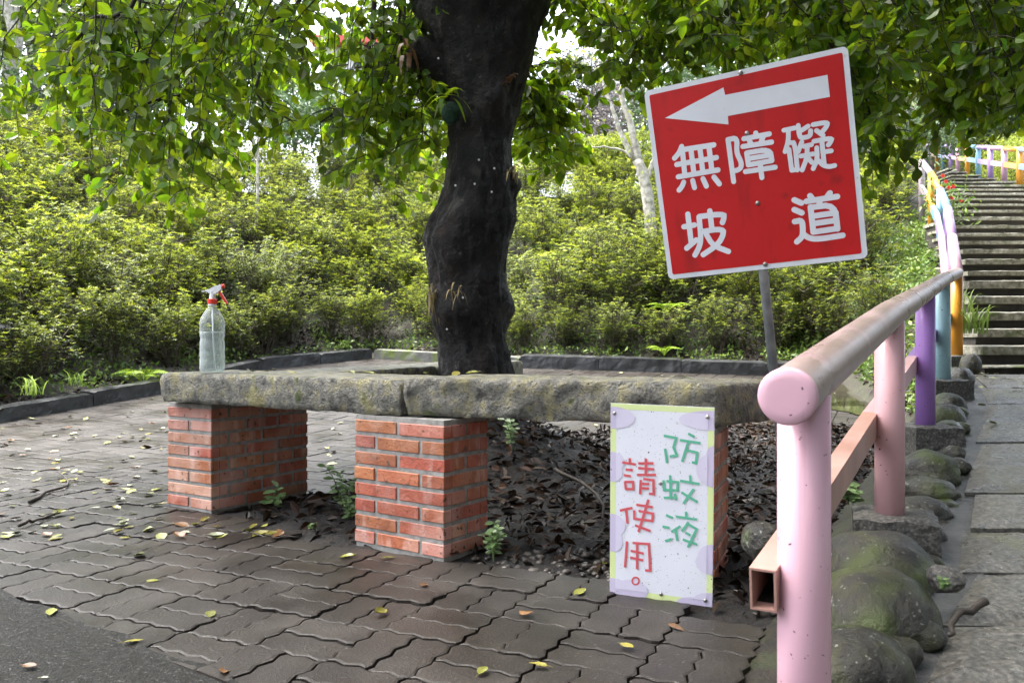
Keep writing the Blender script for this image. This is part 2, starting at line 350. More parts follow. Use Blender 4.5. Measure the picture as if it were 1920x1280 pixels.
m_fl = {'yellow_green': pm('fallen_leaf_yellow_green', [(.3, (.14, .155, .025)), (.8, (.26, .25, .06))], 20, 4, .35, None, 0, obj=.25),
        'olive': pm('fallen_leaf_olive', [(.3, (.13, .12, .02)), (.8, (.28, .24, .05))], 20, 4, .3, None, 0, obj=.3),
        'brown': pm('fallen_leaf_brown', [(.3, (.12, .055, .02)), (.8, (.28, .15, .06))], 20, 4, .35, None, 0, obj=.3),
        'pale': pm('fallen_leaf_pale', [(.3, (.20, .21, .13)), (.8, (.32, .33, .23))], 20, 4, .4, None, 0, obj=.2)}
m_litter = pm('leaf_litter', [(.3, (.007, .004, .0022)), (.5, (.017, .009, .0045)), (.68, (.045, .022, .009)), (.85, (.13, .08, .03))], 2.5, 5, .3, .6, 0, island=.6, hue=.02, spec=.22)
m_pebble = pm('pebble', [(.3, (.022, .019, .016)), (.7, (.075, .063, .052))], 8, 5, .3, .6, .2, 60, island=.4)
m_fibre = pm('dry_fibre', [(.3, (.18, .13, .05)), (.8, (.36, .28, .13))], 12, 4, .8, None, 0, island=.3)
m_moss = pm('green_net_moss', [(.3, (.006, .026, .016)), (.8, (.012, .05, .028))], 30, 5, .9, None, .8, 90)
m_flower = pm('red_flower', [(.3, (.62, .03, .02)), (.8, (.75, .08, .04))], 9, 3, .5, trans=.3)
m_roof = pm('red_roof', [(.3, (.50, .06, .05)), (.8, (.62, .10, .08))], 3, 4, .5)
m_wall = pm('pale_wall', [(.3, (.55, .54, .5)), (.8, (.68, .67, .64))], 2, 4, .7)
m_dark = pm('dark_metal', [(.3, (.012, .013, .014)), (.8, (.03, .032, .035))], 8, 4, .4)

# ------------------------------------------------------------------ terrain
def z0(y): return np.interp(y, [5.5, 7.5, 9.6, 11.5, 13, 20, 60], [0, .06, .20, .38, .52, 1.0, 1.2])
RX = np.array([[-8, -4.2], [-1, -.9], [1.47, .519], [2.68, 1.224], [4.1, 2.05], [5.36, 2.794], [6.6, 3.53], [7.7, 4.06], [9.2, 4.85], [10.7, 5.65], [12.8, 6.75], [15.6, 8.15], [21.5, 11.2], [29, 14.6], [60, 24]])
def railx(y): return np.interp(y, RX[:, 0], RX[:, 1])
PZ = np.array([[-8, -.05], [0, -.03], [1.0, .0], [1.9, .07], [6, .527], [6.3, .58], [7.5, 1.12], [9.6, 2.05], [12.1, 2.78], [14.2, 3.4], [15.6, 3.8], [17.8, 4.36], [21.5, 5.3], [29, 7.05], [45, 13.5], [60, 16]])
def pathz(y): return np.interp(y, PZ[:, 0], PZ[:, 1])
KP = np.array([[-7.2, -2], [-5.35, 5.0], [-4.62, 7.4], [-3.98, 9.6], [-3.5, 11.6], [-2.2, 13.0], [-1.0, 12.4], [.1, 11.85], [3.4, 11.0], [4.95, 10.35], [14, 10.0]])
def kerbt(x, y):
    """signed distance to the kerb line: positive beyond it, on the bank"""
    x = np.asarray(x, float); y = np.asarray(y, float); best = np.full(np.broadcast(x, y).shape, 1e9); sg = np.ones_like(best)
    for (ax, ay), (bx, by) in zip(KP[:-1], KP[1:]):
        dx, dy = bx-ax, by-ay; t = np.clip(((x-ax)*dx+(y-ay)*dy)/(dx*dx+dy*dy), 0, 1)
        ex, ey = x-ax-t*dx, y-ay-t*dy; d = np.hypot(ex, ey); cr = dx*(y-ay)-dy*(x-ax)
        u = d < best-1e-9; best = np.where(u, d, best); sg = np.where(u, np.sign(cr), sg)
    return best*sg
def terrain(x, y):
    x = np.asarray(x, float); y = np.asarray(y, float)
    t = kerbt(x, y); base = z0(np.minimum(y, 13))
    b = np.interp(t, [0, .6, 7.0, 9.5, 30, 60], [0, .1, 3.6, 3.95, 6.5, 8])
    left = np.where(t > .13, base+.06+b, base-.07)
    wdt = .55+.35*np.clip(y-7.5, 0, 6)
    w = sstep(-wdt, -.02, x-railx(y))
    right = pathz(y)-np.where(y > 6.0, np.where(y > 9.5, .5, .2), .05)
    return left*(1-w)+right*w
gx = np.concatenate([np.linspace(-400, -40, 10), np.linspace(-36, -9, 28), np.arange(-8.5, 12, .16), np.linspace(12.5, 40, 28), np.linspace(45, 400, 10)])
gy = np.concatenate([np.linspace(-300, -12, 10), np.linspace(-10, -1, 10), np.arange(-.6, 16, .16), np.linspace(16.5, 45, 50), np.linspace(50, 500, 12)])
XX, YY = np.meshgrid(gx, gy); ZZ = terrain(XX, YY)
bump_ = np.array([mnoise.noise(Vector((a*1.3, b*1.3, 0))) for a, b in zip(XX.ravel(), YY.ravel())]).reshape(XX.shape)
ZZ += np.where(kerbt(XX, YY) > .3, bump_*.09, 0)
nxg, nyg = len(gx), len(gy)
mb = MB(); idx = np.arange(nxg*nyg).reshape(nyg, nxg)
mb.add(np.stack([XX.ravel(), YY.ravel(), ZZ.ravel()], 1), np.stack([idx[:-1, :-1], idx[:-1, 1:], idx[1:, 1:], idx[1:, :-1]], -1).reshape(-1, 4))
tag(mb.build('ground', m_forest, smooth=True), kind='structure')

# ------------------------------------------------------------------ road
RA, RD = np.array([-1.596, 2.577]), unit([.942, -.665])             # pavers end along this line
RN = np.array([RD[1], -RD[0]])                                      # points to the road side
if RN[1] > 0: RN = -RN
mb = MB()
us = np.concatenate([np.linspace(-40, -3, 12), np.arange(-2.9, 2.3, .05), np.linspace(2.4, 3.2, 4)]); vs = np.array([0, .03, .3, 1, 3, 8, 25.])
V = []
for v in vs:
    for u in us:
        q = RA+RD*u+RN*(v + (.012*math.sin(u*17)+.014*nz((u*3, 0, 1), 2.0) if v == 0 else 0)-.02)
        V.append((q[0], q[1], .004 - (.006 if v > 0 else .0) + (.003*nz((q[0]*3, q[1]*3, 0), 2) if v < 3 else 0)))
k = len(us)
mb.add(V, [(i*k+j, i*k+k+j, i*k+k+j+1, i*k+j+1) for i in range(len(vs)-1) for j in range(k-1)])
tag(mb.build('road', m_asph, smooth=True), kind='structure')

# ------------------------------------------------------------------ planting bed (soil) and pavers
BED = np.array([[-1.36, 3.78], [-.80, 3.32], [-.28, 2.98], [-.05, 2.90], [.30, 2.74], [.60, 2.47], [.70, 2.30], [.68, 2.05], [.60, 1.75], [.75, 1.55],
                [1.10, 2.3], [1.9, 3.7], [2.7, 5.1], [3.3, 6.2], [3.2, 7.2], [2.2, 7.35], [.8, 7.0], [-.2, 6.4], [-.6, 5.3], [-.72, 4.6], [-1.02, 4.25]])
def inpoly(x, y, poly):
    r = np.zeros(np.broadcast(x, y).shape, bool); j = len(poly)-1
    for i in range(len(poly)):
        xi, yi = poly[i]; xj, yj = poly[j]
        r ^= ((yi > y) != (yj > y)) & (x < (xj-xi)*(y-yi)/(yj-yi+1e-12)+xi); j = i
    return r
def polydist(x, y, poly):
    best = np.full(np.broadcast(x, y).shape, 1e9)
    for (ax, ay), (bx, by) in zip(poly, np.roll(poly, -1, 0)):
        dx, dy = bx-ax, by-ay; t = np.clip(((x-ax)*dx+(y-ay)*dy)/(dx*dx+dy*dy+1e-12), 0, 1)
        best = np.minimum(best, np.hypot(x-ax-t*dx, y-ay-t*dy))
    return best
def bedz(x, y):
    s = np.where(inpoly(x, y, BED), 1, -1)*polydist(x, y, BED)
    return z0(y)+np.interp(s, [-.12, 0, .15, .6], [-.06, -.012, .0, .03])+np.where(s > 0, .34*np.exp(-((x+.15)**2+(y-4.8)**2)/.62**2), 0)*np.clip(s/.3, 0, 1)
sx = np.arange(-1.6, 3.7, .045); sy = np.arange(1.3, 7.6, .045); AX, AY = np.meshgrid(sx, sy)
AZ = bedz(AX, AY)+np.array([.014*nz((a*4, b*4, 3), 1.5)+.012*mnoise.noise(Vector((a*22, b*22, 0))) for a, b in zip(AX.ravel(), AY.ravel())]).reshape(AX.shape)
s_in = np.where(inpoly(AX, AY, BED), 1, -1)*polydist(AX, AY, BED)
idx = np.arange(AX.size).reshape(AX.shape); q = np.stack([idx[:-1, :-1], idx[:-1, 1:], idx[1:, 1:], idx[1:, :-1]], -1).reshape(-1, 4)
ok = (s_in.ravel()[q] > -.10).all(1)
mb = MB(); mb.add(np.stack([AX.ravel(), AY.ravel(), AZ.ravel()], 1), q[ok])
tag(mb.build('planting_soil', m_soil, smooth=True), kind='structure')

L_ = .239; A_ax = unit([.427, .904]); B_ax = unit([.904, -.427]); O_ = np.array([-.1445, 2.166])
def wav(s):
    v = math.sin(2*math.pi*3*s/L_); return .0068*max(-1, min(1, 1.7*v))
def halfclip(poly, p0, n):      # keep (p-p0).n <= 0
    out = []; m = len(poly)
    for i in range(m):
        a, b = poly[i], poly[(i+1) % m]; da, db = np.dot(a-p0, n), np.dot(b-p0, n)
        if da <= 0: out.append(a)
        if da*db < 0: out.append(a+(b-a)*(da/(da-db)))
    return out
mb = MB(); VV = []; FF = []; nv = 0
for i in range(-36, 30):
    for j in range(-10, 56):
        cc = O_+B_ax*(i+.5)*L_+A_ax*(j+.5)*L_
        if cc[1] < .9 or cc[1] > 13.4 or abs(cc[0]) > .66*cc[1]+.5: continue
        if np.dot(cc-RA, RN) > .25 or kerbt(cc[0], cc[1]) > .14 or cc[0] > railx(cc[1])-.12: continue
        near = cc[1] < 5.0
        for h in (0, 1):
            along_a = (i+j) % 2 == 0
            if along_a: r = (i*L_+h*L_/2, i*L_+(h+1)*L_/2, j*L_, (j+1)*L_)       # b0,b1,a0,a1
            else: r = (i*L_, (i+1)*L_, j*L_+h*L_/2, j*L_+(h+1)*L_/2)
            b0, b1, a0, a1 = r; c2 = O_+B_ax*(b0+b1)/2+A_ax*(a0+a1)/2
            if inpoly(c2[0], c2[1], BED) and polydist(c2[0], c2[1], BED) > -.02: continue
            if np.dot(c2-RA, RN) > .02: continue
            st = L_/12 if near else L_/6
            nb = max(2, round((b1-b0)/st)); na = max(2, round((a1-a0)/st)); g = .0032
            pl = []
            for k in range(nb): s = b0+(b1-b0)*k/nb; pl.append((s, a0+wav(s)))
            for k in range(na): s = a0+(a1-a0)*k/na; pl.append((b1+wav(s), s))
            for k in range(nb): s = b1-(b1-b0)*k/nb; pl.append((s, a1+wav(s)))
            for k in range(na): s = a1-(a1-a0)*k/na; pl.append((b0+wav(s), s))
            pl = np.array(pl); c0 = np.array([(b0+b1)/2, (a0+a1)/2]); hw = np.array([(b1-b0)/2, (a1-a0)/2])
            W2 = lambda q_: [O_+B_ax*u+A_ax*v for u, v in q_]
            sc1 = c0+(pl-c0)*(1-g/hw); sc2 = c0+(pl-c0)*(1-(g+.007)/hw)
            jx = rng.normal(size=2)*.0009; tl = rng.normal(size=2)*.007; dz = rng.normal()*.0018
            rings = [np.array(W2(sc2)), np.array(W2(sc1)), np.array(W2(sc1))]
            if np.dot(c2-RA, RN) > -.16:
                lim = RA+RN*.004
                for rr in rings:
                    dd = (rr-lim)@RN; rr -= np.maximum(dd, 0)[:, None]*RN
            n = len(pl); zs = [0, -.0022, -.05]; out = []
            for rr, zz in zip(rings, zs):
                rr = rr+jx; z = z0(rr[:, 1])+dz+zz+((rr-c2)@tl)+.0
                out.append(np.column_stack([rr, z]))
            VV.append(np.concatenate(out))
            FF.append(tuple(range(nv, nv+n)))
            for a in (0, n):
                for k in range(n):
                    k2 = (k+1) % n; FF.append((nv+a+k, nv+a+n+k, nv+a+n+k2, nv+a+k2))
            nv += 3*n
mb.V = VV; mb.Fc = FF; mb.n = nv
tag(mb.build('paving', m_paver), kind='structure')

# wet film lying on the far pavers
mb = MB(); th = np.linspace(0, 2*np.pi, 60, endpoint=False)
def puddle(cx_, cy_, rx_, ry_, sd_):
    m_ = MB(); V = [(cx_, cy_, float(z0(cy_))+.010)]; Fc = []; NR = 14
    for k_ in range(1, NR+1):
        for a in th:
            r = (1+.35*mnoise.noise(Vector((math.cos(a)*1.6, math.sin(a)*1.6, sd_))))*k_/NR; x, y = cx_+rx_*r*math.cos(a), cy_+ry_*r*math.sin(a); V.append((x, y, float(z0(y))+.010))
    Fc = [(0, k+1, (k+1) % 60+1) for k in range(60)]+[(1+q*60+k, 61+q*60+k, 61+q*60+(k+1) % 60, 1+q*60+(k+1) % 60) for q in range(NR-1) for k in range(60)]
    m_.add(V, Fc)
    tag(m_.build('puddle', m_water), kind='structure')
puddle(2.9, 9.3, 2.3, .9, 1); puddle(.1, 10.2, 1.9, .8, 5); puddle(3.75, 8.2, .6, .55, 9)

# ------------------------------------------------------------------ kerbs round the plaza
def kerb(pts, label, mat_, w=.2, h=.15, name='kerb'):
    t = thing(name, (pts[0][0], pts[0][1], float(z0(pts[0][1]))), label, 'kerb')
    for k, ((ax, ay), (bx, by)) in enumerate(zip(pts[:-1], pts[1:])):
        m_ = MB(); a, b = np.array([ax, ay]), np.array([bx, by]); dl = unit(b-a); nn = np.array([-dl[1], dl[0]])
        ln = np.linalg.norm(b-a); ns = max(1, int(round(ln/1.15)))
        for i in range(ns):
            p, q = a+dl*(ln*i/ns+.004), a+dl*(ln*(i+1)/ns-.004); hh = h+rng.normal()*.008
            zc = lambda pt: float(z0(pt[1]))
            sd_ = rng.random()*50
            def disp(v, u, w_, t_):
                zb = zc((v[0], v[1])); e = min(u*ln/ns, (1-u)*ln/ns)
                v = v.copy(); v[2] += zb - .012*(1-min(1, e/.03))*(t_ > .5)
                d = .010*nz((v[0]*5+sd_, v[1]*5, v[2]*5), 1.6); v[0] += d*nn[0]; v[1] += d*nn[1]; v[2] += d*.5*t_
                if t_ == 1 and w_ in (0, 1): v[2] -= .010
                return v
            m_.gridbox([p, q, q+nn*w, p+nn*w], -.08, hh, .05, disp)
        m_.build('kerb_stone', mat_, t, smooth=False)
    return t
kerb([KP[1], KP[2], KP[3], KP[4], KP[5]], 'long black wet stone kerb along the left edge of the paving', m_kerb)
kerb([KP[5]+[.03, -.02], KP[6], KP[7]], 'short grey kerb topped with green moss behind the tree trunk', m_kerbg)
kerb([KP[7]+[.02, -.01], KP[8], KP[9]], 'black wet stone kerb at the back of the paving, right of the trunk', m_kerb, h=.19, w=.24)

# ------------------------------------------------------------------ stone bench with brick piers
P0, P1, P2 = np.array([-1.66, 3.90]), np.array([-.41, 3.105]), np.array([.665, 2.68])
bench = thing('stone_bench', (-.41, 3.1, 0), 'long stone slab bench on red brick piers curving round the tree', 'bench')
def slabdisp(sd_, rough_front):
    def disp(p, u, w, t):
        v = p.copy()
        e = nz((p[0]*9+sd_, p[1]*9, p[2]*9), 1.0, 4); c = mnoise.noise(Vector((p[0]*30+sd_, p[1]*30, p[2]*34)))
        am = .004 + (rough_front if w == 0 else 0)
        fr = (w == 0)*float(sstep(1.0, .80, t)); am = .003 + rough_front*fr
        v[0] += (-am*e*.5-.0035*c*fr); v[1] += (-am*e - .009*c*fr) if w < .5 else am*e
        if t == 0: v[2] += .006*e
        elif t == 1: v[2] += .0025*e
        if w == 0 and t < .45:                                  # broken lower front edge
            k = .5+.5*mnoise.noise(Vector((p[0]*7+sd_, p[1]*7, 4))); v[1] += (.45-t)*.05*k; v[0] += (.45-t)*.02*k
        for uu in (u, 1-u):                                 # rounded ends
            if uu < .03: v[0] += (.03-uu)*(.25 if uu is u else -.25)*(abs(t-.5)*2)**2; v[2] -= .010*(t == 1)*(1-uu/.03)
        if t == 1 and w == 0: v[2] -= .004; v[1] += .004
        return v
    return disp
def back(p, q, w): d = unit(q-p); return np.array([-d[1], d[0]])*w
n1_ = back(P0, P1, .39); n2_ = back(P1, P2, .39)
s1 = MB(); s1.gridbox([P0, P1-unit(P1-P0)*.008, P1+n1_*1.0-unit(P1-P0)*.0, P0+n1_], .508, .646, .021, slabdisp(1, .005)); s1.build('slab', m_slab, bench, smooth=True, label='left grey stone slab with pitted face')
s2 = MB(); s2.gridbox([P1+unit(P2-P1)*.008, P2, np.array([.94, 2.955]), P1+n2_+unit(P2-P1)*.10], .512, .656, .019, slabdisp(5, .013)); s2.build('slab', m_slab, bench, smooth=True, label='right stone slab with rough broken front')
I0, I1 = np.array([-.86, 3.86]), np.array([-.36, 5.2]); dd_ = unit(I1-I0); nl = np.array([-dd_[1], dd_[0]])
for a, b in ((0.0, 1.18), (1.20, 2.7)):
    q = MB(); q.gridbox([I0+dd_*a, I0+dd_*b, I0+dd_*b+nl*.37, I0+dd_*a+nl*.37], .510, .645, .03, slabdisp(9+a, .004)); q.build('slab', m_slab, bench, smooth=True, label='stone slab running back along the left of the tree')
def pier(fl, fr, depth, zt, label=None, ddir=None):
    """brick pier: fl, fr = front corners on the ground"""
    fl, fr = np.array(fl), np.array(fr); u = unit(fr-fl); w = np.linalg.norm(fr-fl); v = np.array([-u[1], u[0]]) if ddir is None else unit(ddir)
    rz = math.atan2(u[1], u[0]); core = MB(); br = MB()
    c = fl+u*w/2+v*depth/2
    h = zt+.05; ncs = 8; pitch = (zt-.018)/ncs
    core.box((c[0], c[1], zt/2-.02), (w-.009, depth-.009, zt+.035), rz)
    bh = pitch-.0155
    def course(length, k):
        n = max(1, round(length/.225)); bl_ = length/n; g = .0075
        ed = [0, .5]+[q+.5 for q in range(1, n)]+[n] if k % 2 == 0 else list(range(n+1))
        return [((a*bl_+(g if a > 0 else 0)), (b_*bl_-(g if b_ < n else 0))) for a, b_ in zip(ed[:-1], ed[1:])]
    for k in range(ncs):
        z = .004+pitch*(k+.5)
        for face in range(4):
            ln = w if face % 2 == 0 else depth
            for a, b in course(ln, k+face):
                m_, l_ = (a+b)/2, b-a; th_ = .045+rng.normal()*.0
                off = rng.normal()*.0012
                if face == 0: p = fl+u*m_+v*(th_/2-off); sz = (l_, th_, bh)
                elif face == 1: p = fl+u*(w-th_/2+off)+v*m_; sz = (th_, l_-.001, bh)
                elif face == 2: p = fl+u*m_+v*(depth-th_/2+off); sz = (l_, th_, bh)
                else: p = fl+u*(th_/2-off)+v*m_; sz = (th_, l_-.001, bh)
                if face % 2 and (a < .046 or b > depth-.046):
                    a2, b2 = max(a, .0465), min(b, depth-.0465)
                    if b2-a2 < .012: continue
                    m2 = (a2+b2)/2; p = p+v*(m2-m_); sz = (th_, b2-a2, bh)
                br.box((p[0], p[1], z+rng.normal()*.0008), sz, rz, .0022)
    pr = br.build('pier', m_brick, bench, label=label)
    core.build('mortar', m_mortar, pr)
pier((-1.655, 3.975), (-1.385, 3.805), .60, .500, 'red brick pier under the left end of the bench')
pier((-.615, 3.235), (-.245, 2.968), .26, .508, 'red brick pier under the joint of the two front slabs')
pier((.36, 2.765), (.650, 2.645), .30, .508, 'shaded brick pier behind the white notice')
pier((-.62, 5.9), (-.40, 6.0), .22, .508)

# ------------------------------------------------------------------ signs
class Plane:
    def __init__(s, p): 
        r = np.array(p[:3]); t = np.linalg.norm(r); k = r/t; K = np.array([[0, -k[2], k[1]], [k[2], 0, -k[0]], [-k[1], k[0], 0]])
        s.R = np.eye(3)+math.sin(t)*K+(1-math.cos(t))*K@K; s.c = np.array(p[3:])+[0, 0, CAMZ]
    def uv(s, px, py):
        d = np.array([(px-CX)/F, 1, (CY-py)/F]); n = s.R[:, 1]; o = np.array([0, 0, CAMZ]); t = np.dot(s.c-o, n)/np.dot(d, n)
        q = o+d*t-s.c; return np.array([q@s.R[:, 0], q@s.R[:, 2]])
    def fr(s, u, v, w=0): return s.c+s.R[:, 0]*u+s.R[:, 2]*v-s.R[:, 1]*w        # w towards the viewer
def ribbon(mb, fr, pts, r, w, round_=True, closed=False):
    pts = np.asarray(pts, float)
    if round_ and len(pts) > 2 and not closed:                # soften the corners
        for _ in range(2):
            q = [pts[0]]
            for i in range(len(pts)-1): q += [pts[i]*.75+pts[i+1]*.25, pts[i]*.25+pts[i+1]*.75]
            q.append(pts[-1]); pts = np.array(q)
    n = len(pts); L_s = []; R_s = []
    for i in range(n):
        a = pts[i-1] if (i > 0 or closed) else None; b = pts[(i+1) % n] if (i < n-1 or closed) else None
        d1 = unit(pts[i]-a) if a is not None else None; d2 = unit(b-pts[i]) if b is not None else None
        if d1 is None: d1 = d2
        if d2 is None: d2 = d1
        t = unit(d1+d2); nn = np.array([-t[1], t[0]]); k = r/max(.5, abs(np.dot(nn, [-d1[1], d1[0]])))
        L_s.append(pts[i]+nn*k); R_s.append(pts[i]-nn*k)
    if not closed and not round_:
        e0 = unit(pts[0]-pts[1])*r*.4; e1 = unit(pts[-1]-pts[-2])*r*.4
        L_s[0] += e0; R_s[0] += e0; L_s[-1] += e1; R_s[-1] += e1
    V = [fr(*p, w) for p in L_s]+[fr(*p, w) for p in R_s]
    f = [(i, i+n, (i+1) % n+n, (i+1) % n) for i in range(n if closed else n-1)]
    if round_ and not closed:
        for c, d, i0 in ((pts[0], unit(pts[0]-pts[1]), 0), (pts[-1], unit(pts[-1]-pts[-2]), n-1)):
            a0 = math.atan2(d[1], d[0]); arc = [c+r*np.array([math.cos(a0+x), math.sin(a0+x)]) for x in np.linspace(-math.pi/2, math.pi/2, 9)]
            s0 = len(V); V += [fr(*p, w) for p in arc]; f.append(tuple(range(s0, s0+9)))
    mb.add(V, f)
def rrect(x0, y0, x1, y1, r, n=6):
    o = []
    for cx_, cy_, a in ((x1-r, y1-r, 0), (x0+r, y1-r, 90), (x0+r, y0+r, 180), (x1-r, y0+r, 270)):
        o += [(cx_+r*math.cos(math.radians(a+90*k/n)), cy_+r*math.sin(math.radians(a+90*k/n))) for k in range(n+1)]
    return o
SG = Plane([.18516338, -.11933592, -.49113039, 1.08996952, 3.76049246, .77286994])
pole_b = SG.c-SG.R[:, 2]*1.62
sign = thing('direction_sign', tuple(pole_b), 'tilted red square sign with white arrow and Chinese characters on a thin steel pole', 'sign')
b = MB(); b.prism(rrect(-.45, -.45, .45, .45, .025), .003, SG.fr); b.build('panel', m_white, sign)
b = MB(); b.prism(rrect(-.427, -.427, .427, .427, .008), .0008, lambda u, v, w: SG.fr(u, v, w+.0035)); b.build('red_field', m_red, sign)
A4 = lambda x, y: SG.uv(1200+x/2.843, 80+y/2.843)
b = MB(); b.prism([A4(*q) for q in ((135, 403), (473, 437), (470, 392), (1013, 290), (1000, 173), (455, 280), (446, 240))][::1], .0006, lambda u, v, w: SG.fr(u, v, w+.0048)); b.build('arrow', m_white, sign)
fa = lambda x, y: (1250+x/8.535, 220+y/8.535); fb = lambda x, y: (1410+x/9.48, 215+y/9.48); fc = lambda x, y: (1270+x/5.818, 350+y/5.818); idn = lambda x, y: (x, y)
CH = [(5.0, fa, [[(245, 470), (205, 570), (130, 655)], [(255, 520), (758, 443)], [(165, 757), (800, 645)], [(190, 953), (825, 843)], [(258, 540), (295, 920)], [(393, 510), (440, 890)], [(535, 480), (583, 870)],
                 [(680, 460), (728, 850)], [(278, 1040), (250, 1110), (203, 1165)], [(423, 1015), (450, 1125)], [(588, 985), (640, 1100)], [(763, 958), (848, 1065)]]),
      (4.7, idn, [[(1365.4, 262), (1376, 340.6)], [(1365.4, 262), (1383, 258.5), (1381, 286), (1390.5, 304), (1390, 315), (1382, 320), (1374, 320)],
                  [(1395.3, 260.4), (1442.7, 251.4)], [(1417.4, 249.8), (1419, 256)], [(1431.6, 256), (1428, 265)], [(1405.8, 264.5), (1409.3, 271.5)], [(1393.5, 275), (1447, 266.7)],
                  [(1400.6, 287), (1403.8, 309.5)], [(1400.6, 287), (1444, 279.6), (1447.6, 301)], [(1404, 309.3), (1447.4, 301.5)], [(1402, 298), (1446, 290.6)], [(1398.2, 322), (1453.8, 313.6)], [(1425.8, 307.8), (1429, 333)]]),
      (4.2, fb, [[(570, 280), (760, 240)], [(650, 300), (650, 470), (590, 660)], [(660, 620), (710, 990)], [(690, 500), (765, 500), (810, 985)], [(710, 990), (815, 975)],
                 [(825, 195), (848, 395), (900, 418), (1040, 385), (1045, 290)], [(1000, 208), (870, 290)], [(888, 490), (850, 590), (825, 660)], [(930, 565), (1060, 535)], [(870, 738), (1090, 700)], [(985, 570), (980, 770), (895, 985)], [(1005, 780), (1070, 850)],
                 [(1090, 180), (1345, 135), (1335, 210), (1240, 320)], [(1150, 285), (1265, 370)], [(1105, 475), (1425, 415), (1400, 490), (1360, 540)], [(1245, 470), (1285, 870)], [(1310, 660), (1410, 645)], [(1155, 590), (1165, 800), (1092, 960)], [(1190, 820), (1270, 905), (1380, 928), (1472, 905)]]),
      (5.3, fc, [[(118, 300), (155, 620)], [(75, 437), (190, 418)], [(105, 670), (210, 580)], [(240, 330), (262, 560), (245, 655), (195, 745)], [(245, 325), (510, 295), (512, 345), (495, 390)], [(357, 265), (380, 460)],
                 [(262, 490), (507, 455), (500, 540), (440, 635), (285, 740)], [(320, 520), (390, 640), (560, 705)]]),
      (5.2, fc, [[(1278, 145), (1355, 178)], [(1278, 250), (1360, 285)], [(1282, 380), (1362, 365), (1372, 460), (1368, 545), (1305, 600)], [(1380, 520), (1440, 562), (1540, 572), (1805, 530)],
                 [(1450, 100), (1480, 140)], [(1665, 70), (1625, 125)], [(1410, 160), (1745, 108)], [(1555, 150), (1550, 200)], [(1455, 222), (1485, 490)], [(1458, 226), (1718, 194), (1748, 460)], [(1475, 321), (1730, 285)], [(1480, 403), (1735, 366)], [(1485, 494), (1748, 455)]])]
for r_, fn, strokes in CH:
    b = MB()
    for k, st in enumerate(strokes):
        ribbon(b, SG.fr, [SG.uv(*fn(*q)) for q in st], r_*3.76/F, .0050+.00012*k)
    b.build('lettering', m_white, sign)
for q in ((1389, 137), (1401, 250), (1421, 381), (1435, 495)):
    u, v = SG.uv(*q); b = MB(); b.lathe([(.011, 0), (.011, .002), (.008, .005), (.003, .0065)], SG.fr(u, v, .0052), 12, tuple(-SG.R[:, 1])); b.build('bolt', m_screw, sign, smooth=True)
b = MB(); pc = SG.c+SG.R[:, 1]*.027; b.tube([pole_b+SG.R[:, 1]*.027-[0, 0, .15], pc, pc+SG.R[:, 2]*.43], .022, 16); b.build('pole', m_steel, sign, smooth=True)

BG = Plane([.04116865, .00858127, -.39439604, .4557424, 2.53039283, -.50556333]); BG.c[2] += .012
bw_, bh_ = .159, .30
notice = thing('notice_board', tuple(BG.fr(0, -.3)), 'white upright notice with lilac and lime border and handwritten green and red characters', 'sign')
b = MB(); b.prism([(-bw_, -bh_), (bw_, -bh_), (bw_, bh_), (-bw_, bh_)], .004, BG.fr); b.build('panel', m_bwhite, notice)
def ring(x0, y0, x1, y1, t, w):
    m_ = MB(); o = [(x0, y0), (x1, y0), (x1, y1), (x0, y1)]; i_ = [(x0+t, y0+t), (x1-t, y0+t), (x1-t, y1-t), (x0+t, y1-t)]
    m_.add([BG.fr(*q, w-.0003) for q in o+i_], [(k, (k+1) % 4, (k+1) % 4+4, k+4) for k in range(4)]); return m_
ring(-bw_+.0006, -bh_+.0006, bw_-.0006, bh_-.0006, .0175, .0046).build('border', m_lime, notice)
def clipbox(poly, x0, y0, x1, y1):
    poly = [np.array(p) for p in poly]
    for p0_, n_ in (((x0, 0), (-1, 0)), ((x1, 0), (1, 0)), ((0, y0), (0, -1)), ((0, y1), (0, 1))):
        poly = halfclip(poly, np.array(p0_, float), np.array(n_, float))
        if len(poly) < 3: return []
    return poly
cz = lambda x, y: BG.uv(1100+x/3.047, 740+y/3.047)
blobs = [(150, 128, 132, 64), (735, 148, 200, 56), (140, 380, 82, 60), (150, 440, 60, 55), (148, 740, 80, 66), (150, 830, 62, 65), (735, 430, 104, 98), (735, 345, 50, 55), (735, 925, 95, 72), (735, 960, 108, 70), (140, 1110, 170, 72), (260, 1110, 95, 60), (640, 1200, 125, 48), (735, 1180, 120, 50)]
for lvl, (t_, mt, wz) in enumerate(((0, m_lilac, .0046), (.0178, m_lilac2, .0054))):
    for k, (x, y, rx_, ry_) in enumerate(blobs):
        c = cz(x, y); sc_ = 2.53/F/3.047
        po = [(c[0]+rx_*sc_*math.cos(a), c[1]+ry_*sc_*1.0*math.sin(a)) for a in np.linspace(0, 2*math.pi, 40, endpoint=False)]
        po = clipbox(po, -bw_+.0007+t_, -bh_+.0007+t_, bw_-.0007-t_, bh_-.0007-t_)
        if len(po) < 3: continue
        m_ = MB(); m_.add([BG.fr(*q, wz+.00005*k) for q in po], [tuple(range(len(po)))]); m_.build('blot', mt, notice)
fD = lambda x, y: (1230+x/4.92, 790+y/4.92); fE = lambda x, y: (1150+x/4.74, 840+y/4.74)
